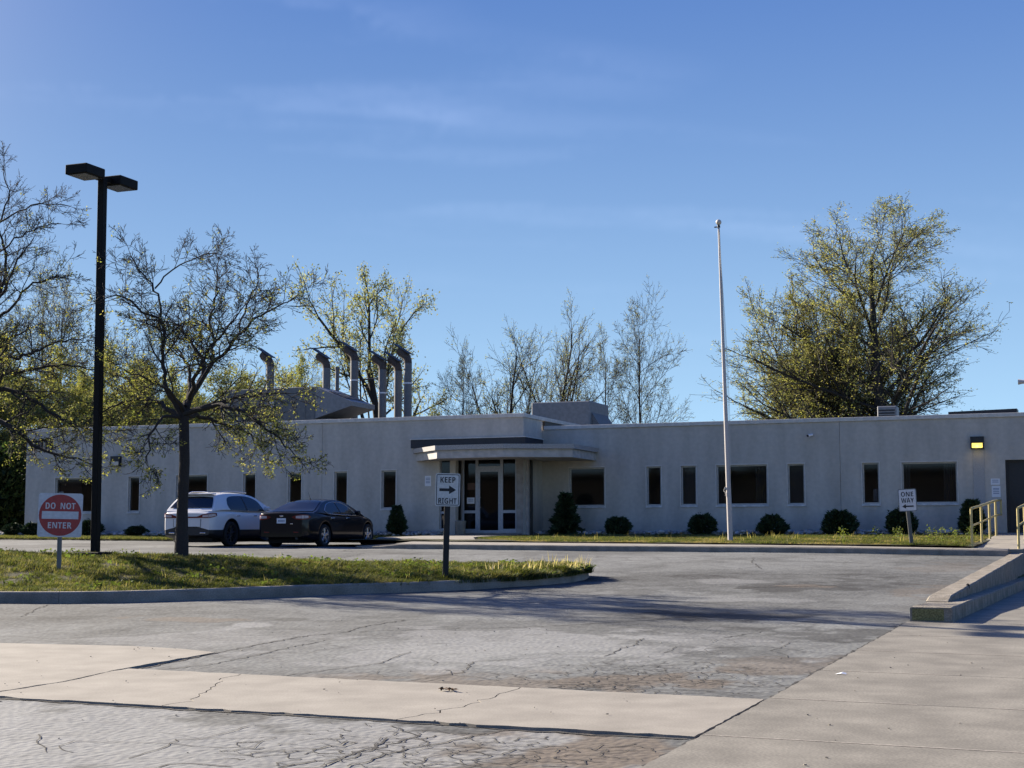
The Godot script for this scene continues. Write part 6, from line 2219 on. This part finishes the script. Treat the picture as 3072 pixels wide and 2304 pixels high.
# ---------------------------------------------------------------- shrubs
func shrub_mesh(shape: String, w: float, h: float, sd: int, size: float, count: int) -> MB:
	rng.seed = sd
	var m := MB.new()
	var dark := [Color(0.032, 0.055, 0.025), Color(0.045, 0.075, 0.032), Color(0.022, 0.04, 0.02), Color(0.06, 0.085, 0.038)]
	var lump := FastNoiseLite.new()
	lump.seed = sd
	lump.frequency = 1.6
	for k in count:
		var t := rng.randf()
		var a := rng.randf() * TAU
		var y := 0.0
		var r := 0.0
		match shape:
			"globe":
				var q := rng.randf_range(-0.75, 1.0)
				y = h * (0.46 + 0.5 * q)
				r = w / 2.0 * sqrt(maxf(1.0 - q * q * 0.92, 0.02))
			"cone":
				y = h * (0.06 + 0.94 * (1.0 - sqrt(1.0 - t * 0.96)) )
				var f := y / h
				r = w / 2.0 * (minf(f * 5.0, 1.0) * (1.0 - pow(f, 1.6)) + 0.04)
			_:
				y = h * (0.03 + 0.97 * (1.0 - sqrt(1.0 - t * 0.97)))
				var f := y / h
				r = w / 2.0 * (1.02 - f) * (0.75 + 0.25 * sin(y * 15.0 + a * 2.0))
		r *= 1.0 + 0.6 * lump.get_noise_3d(cos(a) * 1.3, y * 2.6, sin(a) * 1.3)
		if shape == "globe" and rng.randf() < 0.06:
			y += rng.randf_range(0.0, 0.16) * h
			r *= rng.randf_range(0.7, 1.1)
		r *= 1.0 - 0.42 * rng.randf() * rng.randf()
		var o := Vector3(cos(a) * r, y, sin(a) * r)
		var out := (Vector3(cos(a), 0.55 if shape != "spruce" else 0.15, sin(a)) + Vector3(rng.randfn(), rng.randfn(), rng.randfn()) * 0.4).normalized()
		var b := out.cross(Vector3(rng.randfn(), rng.randfn(), rng.randfn())).normalized()
		var s := size * rng.randf_range(0.6, 1.35)
		var c: Color = dark[rng.randi() % 4]
		m.tint = Color(c.r, c.g, c.b, 1.0)
		m.quad(o - b * s * 0.32, o + out * s * 0.4 - b * s * 0.12, o + out * s, o + b * s * 0.32)
	m.tint = Color(0, 0, 0, 0)
	return m

func shrubs() -> void:
	var ga := shrub_mesh("globe", 0.78, 0.74, 401, 0.085, 3800).mesh()
	var gb := shrub_mesh("globe", 0.80, 0.70, 402, 0.09, 3800).mesh()
	var gc := shrub_mesh("cone", 0.95, 0.80, 407, 0.10, 3000).mesh()
	var gd := shrub_mesh("globe", 0.84, 0.66, 408, 0.115, 2600).mesh()
	var list := [
		[gd, 3.17, -0.9, 0.93, 0.95, "rounded evergreen shrub right of the spruce, below the wide first window"], [gb, 6.18, -0.9, 1.0, 1.02, "rounded evergreen shrub left of the flagpole"], [gc, 8.57, -0.9, 1.0, 1.05, "rounded evergreen shrub right of the flagpole"],
		[gd, 10.81, -0.9, 1.12, 1.2, "rounded evergreen shrub midway between flagpole and ONE WAY sign"], [ga, 12.81, -0.9, 1.05, 1.16, "rounded evergreen shrub behind the ONE WAY sign"],
		[gb, -21.25, 0.9, 0.9, 0.72, "small round shrub beyond the left corner of the office"], [ga, -20.36, 0.9, 0.87, 0.72, "small round shrub left of the DO NOT ENTER sign"], [gb, -17.62, 0.9, 1.05, 0.9, "round shrub behind the light pole base"], [ga, -15.48, 0.9, 0.95, 0.55, "lowest round shrub left of the white car"],
	]
	var st := MB.new()
	st.cyl(Vector3(0, -0.05, 0), Vector3(0, 0.4, 0), 0.04, 0.02, 6)
	var stem := st.mesh()
	for k in list.size():
		var q: Array = list[k]
		var s := thing("round_shrub", Vector3(q[1], lawn_y(q[1], q[2]) - 0.02, q[2]), k * 1.3, q[5], "shrub", "rounded shrubs along the office front")
		s.scale = Vector3(q[3], q[4], q[3])
		part("foliage", q[0], M.needle, s)
		part("stem", stem, M.bark, s)
	var s := thing("cone_shrub", Vector3(-4.52, lawn_y(-4.52, 0.8) - 0.02, 0.8), 0.0, "narrow cone-shaped evergreen left of the entrance", "shrub")
	part("foliage", shrub_mesh("cone", 0.60, 1.36, 403, 0.10, 4200), M.needle, s)
	part("stem", stem, M.bark, s)
	s = thing("spruce_shrub", Vector3(1.22, lawn_y(1.22, -1.0) - 0.02, -0.95), 0.0, "ragged young spruce right of the entrance", "shrub")
	part("foliage", shrub_mesh("spruce", 1.15, 1.78, 404, 0.16, 3800), M.needle, s)
	part("stem", stem, M.bark, s)
	s = thing("upright_shrub", Vector3(15.0, lawn_y(15.0, -0.9) - 0.02, -0.95), 0.0, "dark upright evergreen against the wall left of the side door", "shrub")
	part("foliage", shrub_mesh("cone", 0.72, 1.38, 405, 0.13, 3600), M.needle, s)
	part("stem", stem, M.bark, s)
	# dark undergrowth beyond the left corner
	var hd := shrub_mesh("globe", 4.6, 4.2, 406, 0.34, 5200).mesh()
	for k in 6:
		var b := thing("undergrowth_bush", Vector3(-29.5 - k * 3.1, 1.65, -7.5 - (k % 2) * 1.6), k * 2.1, ["dark bush just beyond the left corner of the office", "dark bush, second from the office corner", "dark bush at the left border of the view", "dark bush past the left border", "dark bush farther past the left border", "dark bush farthest from the office"][k], "bush", "dark bushes below the wood")
		b.scale = Vector3.ONE * (1.0 + 0.12 * (k % 3))
		part("foliage", hd, M.leaf, b)

# ---------------------------------------------------------------- grass and small things
func tuft(blades: int, h: float, w: float, lean: float, sd: int) -> ArrayMesh:
	rng.seed = sd
	var m := MB.new()
	m.tint = Color.WHITE
	for k in blades:
		var a := rng.randf() * TAU
		var o := Vector3(rng.randf_range(-0.05, 0.05), -0.01, rng.randf_range(-0.05, 0.05))
		var d := Vector3(cos(a), 0, sin(a))
		var s := Vector3(-d.z, 0, d.x) * w
		var hh := h * rng.randf_range(0.55, 1.15)
		var mid := o + d * lean * hh * 0.4 + Vector3.UP * hh * 0.6
		var tip := o + d * lean * hh * rng.randf_range(0.8, 1.5) + Vector3.UP * hh
		m.quad(o - s, o + s, mid + s * 0.8, mid - s * 0.8)
		m.tri(mid - s * 0.8, mid + s * 0.8, tip)
	return m.mesh()

func scatter(called: String, mesh: Mesh, mt: Material, xf: Array, cols: Array, label: String, category: String) -> void:
	var mm := MultiMesh.new()
	mm.transform_format = MultiMesh.TRANSFORM_3D
	mm.use_colors = true
	mm.mesh = mesh
	mm.instance_count = xf.size()
	for k in xf.size():
		mm.set_instance_transform(k, xf[k])
		mm.set_instance_color(k, cols[k])
	var o := MultiMeshInstance3D.new()
	o.name = numbered(called)
	o.multimesh = mm
	o.material_override = mt
	add_child(o)
	tag(o, label, category, "", "stuff")

func grass() -> void:
	var ta := tuft(7, 0.075, 0.0045, 0.7, 501)
	var patch := FastNoiseLite.new()
	patch.seed = 8
	patch.frequency = 0.5
	rng.seed = 502
	var xf := []
	var cols := []
	var gs := [Color(0.125, 0.145, 0.048), Color(0.165, 0.178, 0.065), Color(0.08, 0.10, 0.034), Color(0.25, 0.225, 0.115)]
	for k in 95000:
		var t := rng.randf()
		var p := island_at(t, rng.randf_range(0.02, 0.98))
		if p.x < -4.0:
			continue
		var n := patch.get_noise_2d(p.x, p.z)
		var n2 := patch.get_noise_2d(p.x * 3.1 + 40.0, p.z * 3.1)
		if n2 < -0.28 and rng.randf() < 0.7:
			continue
		var s := rng.randf_range(0.5, 1.2) * (1.0 + 0.6 * n + 0.9 * n2) * (1.0 + 0.4 * smoothstep(5.0, 9.0, p.x))
		xf.append(Transform3D(Basis(Vector3.UP, rng.randf() * TAU).scaled(Vector3(1, rng.randf_range(0.7, 1.3), 1) * s), p))
		var c: Color = gs[rng.randi() % 3] if rng.randf() > 0.24 + 0.5 * n - 0.6 * n2 else gs[3]
		cols.append(c * rng.randf_range(0.75, 1.2) * (1.0 - 0.5 * clampf(n2, -0.2, 0.5)))
	var weed := MB.new()
	for k in 9:
		leaf_clump(weed, Vector3(rng.randfn() * 0.05, 0.03 + 0.05 * rng.randf(), rng.randfn() * 0.05), 0.03, 1, 0.01, Color(1, 1, 1))
	var wx := []
	var wc := []
	for k in 1500:
		var p := island_at(rng.randf(), rng.randf_range(0.03, 0.97))
		if p.x < -3.0 or patch.get_noise_2d(p.x * 1.7 - 20.0, p.z * 1.7) < 0.05:
			continue
		wx.append(Transform3D(Basis(Vector3.UP, rng.randf() * TAU).scaled(Vector3.ONE * rng.randf_range(0.7, 1.7)), p))
		wc.append(Color(0.11, 0.15, 0.045) * rng.randf_range(0.7, 1.4))
	scatter("broadleaf_weeds", weed.mesh(), M.leaf, wx, wc, "low broad-leaved weeds among the island grass", "weeds")
	scatter("island_grass", ta, M.blade, xf, cols, "uneven green grass growing on the traffic island", "grass")
	xf = []
	cols = []
	for k in 46000:
		var x := rng.randf_range(-3.0, 15.7)
		var z := rng.randf_range(-0.7, 8.3)
		if x < 0.3 + clampf((z - 5.0) * 0.9, 0.0, 3.0):
			continue
		var n := patch.get_noise_2d(x * 0.8 + 30.0, z * 1.6)
		var dry := n > -0.08
		if dry and rng.randf() < 0.5:
			continue
		xf.append(Transform3D(Basis(Vector3.UP, rng.randf() * TAU).scaled(Vector3.ONE * rng.randf_range(0.6, 1.3) * (0.75 if dry else 1.05)), Vector3(x, lawn_y(x, z), z)))
		cols.append((Color(0.30, 0.25, 0.12) if dry and rng.randf() < 0.8 else gs[rng.randi() % 3]) * rng.randf_range(0.8, 1.2))
	for k in 26000:
		var x := rng.randf_range(-27.0, -2.95)
		var z := rng.randf_range(0.85, 2.8)
		xf.append(Transform3D(Basis(Vector3.UP, rng.randf() * TAU).scaled(Vector3.ONE * rng.randf_range(0.6, 1.4)), Vector3(x, lawn_y(x, z), z)))
		cols.append(gs[rng.randi() % 4] * rng.randf_range(0.8, 1.2))
	scatter("lawn_grass", ta, M.blade, xf, cols, "green and straw-coloured grass on the lawns before the office", "grass")
	# tall dry stalks at the tip of the island and here and there
	var tb := tuft(3, 0.30, 0.0065, 0.3, 503)
	xf = []
	cols = []
	rng.seed = 504
	for k in 210:
		var p := island_at(rng.randf_range(0.70, 0.985), rng.randf_range(0.25, 0.95))
		var ss := rng.randf_range(0.3, 1.0) * rng.randf_range(0.6, 1.35)
		xf.append(Transform3D(Basis(Vector3.UP, rng.randf() * TAU).scaled(Vector3(1.2, 1.0, 1.2) * ss), p))
		cols.append(Color(0.50, 0.43, 0.33) * rng.randf_range(0.75, 1.25))
	for k in 160:
		var p := island_at(rng.randf_range(0.3, 0.85), rng.randf_range(0.05, 0.95))
		xf.append(Transform3D(Basis(Vector3.UP, rng.randf() * TAU).scaled(Vector3.ONE * rng.randf_range(0.35, 0.7)), p))
		cols.append(Color(0.38, 0.33, 0.18) * rng.randf_range(0.75, 1.25))
	for k in 90:
		var x := rng.randf_range(3.0, 15.0)
		var z := rng.randf_range(0.5, 8.0)
		xf.append(Transform3D(Basis(Vector3.UP, rng.randf() * TAU).scaled(Vector3.ONE * rng.randf_range(0.4, 1.0)), Vector3(x, lawn_y(x, z), z)))
		cols.append(Color(0.36, 0.32, 0.17) * rng.randf_range(0.75, 1.25))
	scatter("dry_stalks", tb, M.blade, xf, cols, "tall pale dry stalks standing above the grass", "weeds")
	# stones along the foot of the walls
	rng.seed = 505
	var rk := MB.new()
	var ico := SphereMesh.new()
	ico.radial_segments = 6
	ico.rings = 3
	ico.radius = 0.5
	ico.height = 1.0
	xf = []
	cols = []
	for k in 5200:
		var x := 0.0
		var z := 0.0
		if k % 2 == 0:
			x = rng.randf_range(-26.0, -3.0)
			z = rng.randf_range(0.05, 1.0)
		else:
			x = rng.randf_range(0.1, 15.7)
			z = rng.randf_range(-1.85, -0.85)
		var s := rng.randf_range(0.07, 0.19)
		xf.append(Transform3D(Basis(Vector3(rng.randfn(), rng.randfn(), rng.randfn()).normalized(), rng.randf() * TAU).scaled(Vector3(s * rng.randf_range(0.8, 1.5), s * rng.randf_range(0.5, 0.9), s)), Vector3(x, lawn_y(x, z) + rng.randf_range(0.02, 0.13), z)))
		var v := rng.randf_range(0.6, 1.5)
		cols.append(Color(v, v * rng.randf_range(0.94, 1.0), v * rng.randf_range(0.86, 1.0)))
	scatter("rock_bed", ico, M.rock, xf, cols, "pale river stones along the foot of the office walls", "stones")

func small_things() -> void:
	rng.seed = 600
	var m := MB.new()
	var y := gy(17.02, 35.1) + 0.025
	m.quad(Vector3(16.98, y, 35.12), Vector3(17.04, y + 0.01, 35.13), Vector3(17.05, y + 0.022, 35.09), Vector3(16.99, y + 0.004, 35.08))
	m.quad(Vector3(17.04, y + 0.01, 35.13), Vector3(17.09, y + 0.002, 35.12), Vector3(17.085, y + 0.014, 35.09), Vector3(17.05, y + 0.022, 35.09))
	top("crumpled_paper", m, M.paper, "scrap of white paper lying on the concrete apron", "litter")
	m = MB.new()
	y = gy(14.08, 37.67) + 0.03
	for k in 14:
		var o := Vector3(14.06 + rng.randfn() * 0.06, y + absf(rng.randfn()) * 0.008, 37.67 + rng.randfn() * 0.035)
		var a := Vector3(rng.randfn(), 0.2 * absf(rng.randfn()), rng.randfn()).normalized() * 0.03
		var b := a.cross(Vector3.UP).normalized() * 0.018
		m.quad(o - a, o - b + Vector3.UP * 0.008, o + a, o + b + Vector3.UP * 0.008)
	top("dead_leaves", m, mat("dead_leaf", L(0.09, 0.045, 0.02), 0.9), "few brown dead leaves on the concrete strip", "leaves", "", "stuff")
	# scattered grit on the lot
	var st := MB.new()
	for k in 150:
		var x := rng.randf_range(9.0, 18.5)
		var z := rng.randf_range(29.0, 42.0)
		var o := Vector3(x, (lot_y(x, z) if x < 16.7 else gy(x, z) + 0.022) + 0.004, z)
		if x < 16.7 and z > 37.1 and z < 39.5: o.y = gy(x, z) + 0.028
		if x < 10.3 and z > 35.2: o.y = gy(x, z) + 0.028
		var s := rng.randf_range(0.003, 0.009)
		st.box(Vector3(-s, 0, -s * 0.7), Vector3(s, s * 0.9, s * 0.7), Transform3D(Basis(Vector3.UP, rng.randf() * TAU), o))
	top("loose_grit", st, M.kerb_concrete, "loose grit and crumbs scattered on the pavement", "grit", "", "stuff")
	# ash urn by the door
	var u := thing("ash_urn", Vector3(-2.35, lawn_y(0.0, -0.2) + 0.045, 0.1), 0.0, "squat grey stone urn beside the entrance", "urn")
	m = MB.new()
	m.lathe(Vector3.ZERO, Vector3.UP, [Vector2(0.0, 0.0), Vector2(0.15, 0.0), Vector2(0.17, 0.2), Vector2(0.19, 0.42), Vector2(0.205, 0.46), Vector2(0.19, 0.49), Vector2(0.16, 0.47), Vector2(0.0, 0.45)], 14)
	part("body", m, M.kerb_concrete, u)
	# broad-leaved weeds by the rail
	for k in 7:
		var x: float = [13.2, 13.7, 14.5, 14.9, 15.3, 15.5, 12.4][k]
		var z: float = [7.3, 6.6, 5.8, 6.9, 7.2, 5.0, 7.8][k]
		var b := MB.new()
		for j in 46:
			var a := rng.randf() * TAU
			var h := rng.randf_range(0.03, 0.42)
			var o := Vector3(cos(a), 0, sin(a)) * rng.randf_range(0.0, 0.2) * (1.1 - h) + Vector3.UP * h
			leaf_clump(b, o, 0.035, 2, 0.03, Color(0.16, 0.20, 0.06))
		var w := top("weed_plant", b, M.leaf, ["leafy weed nearest the ONE WAY post, left of it", "leafy weed behind the ONE WAY post", "leafy weed midway between ONE WAY post and rail", "leafy weed just left of the yellow rail foot", "leafy weed touching the first yellow rail post", "leafy weed at the second yellow rail post", "leafy weed farthest left of the ONE WAY post"][k], "weed", "leafy weeds by the yellow rail")
		w.position = Vector3(x, lawn_y(x, z), z)

func across_the_road() -> void:
	# what the office windows mirror: a brick warehouse and trees on the far side of the road, behind the viewpoint
	var b := thing("brick_warehouse", Vector3(-22, 0.0, 128.0), 0.0, "long brown brick warehouse across the road behind the viewpoint", "building")
	var m := MB.new()
	m.box(Vector3(-165, -1.0, 0), Vector3(75, 9.5, 24))
	part("wall", m, mat("brown_brick", L(0.075, 0.058, 0.048), 0.9, noise_tex(0.05, 4, gray(0.7), gray(1.0), 71), 0.4), b)
	m = MB.new()
	m.box(Vector3(-165.3, 9.502, -0.3), Vector3(75.3, 9.9, 24.3))
	part("roof", m, M.roofing, b)
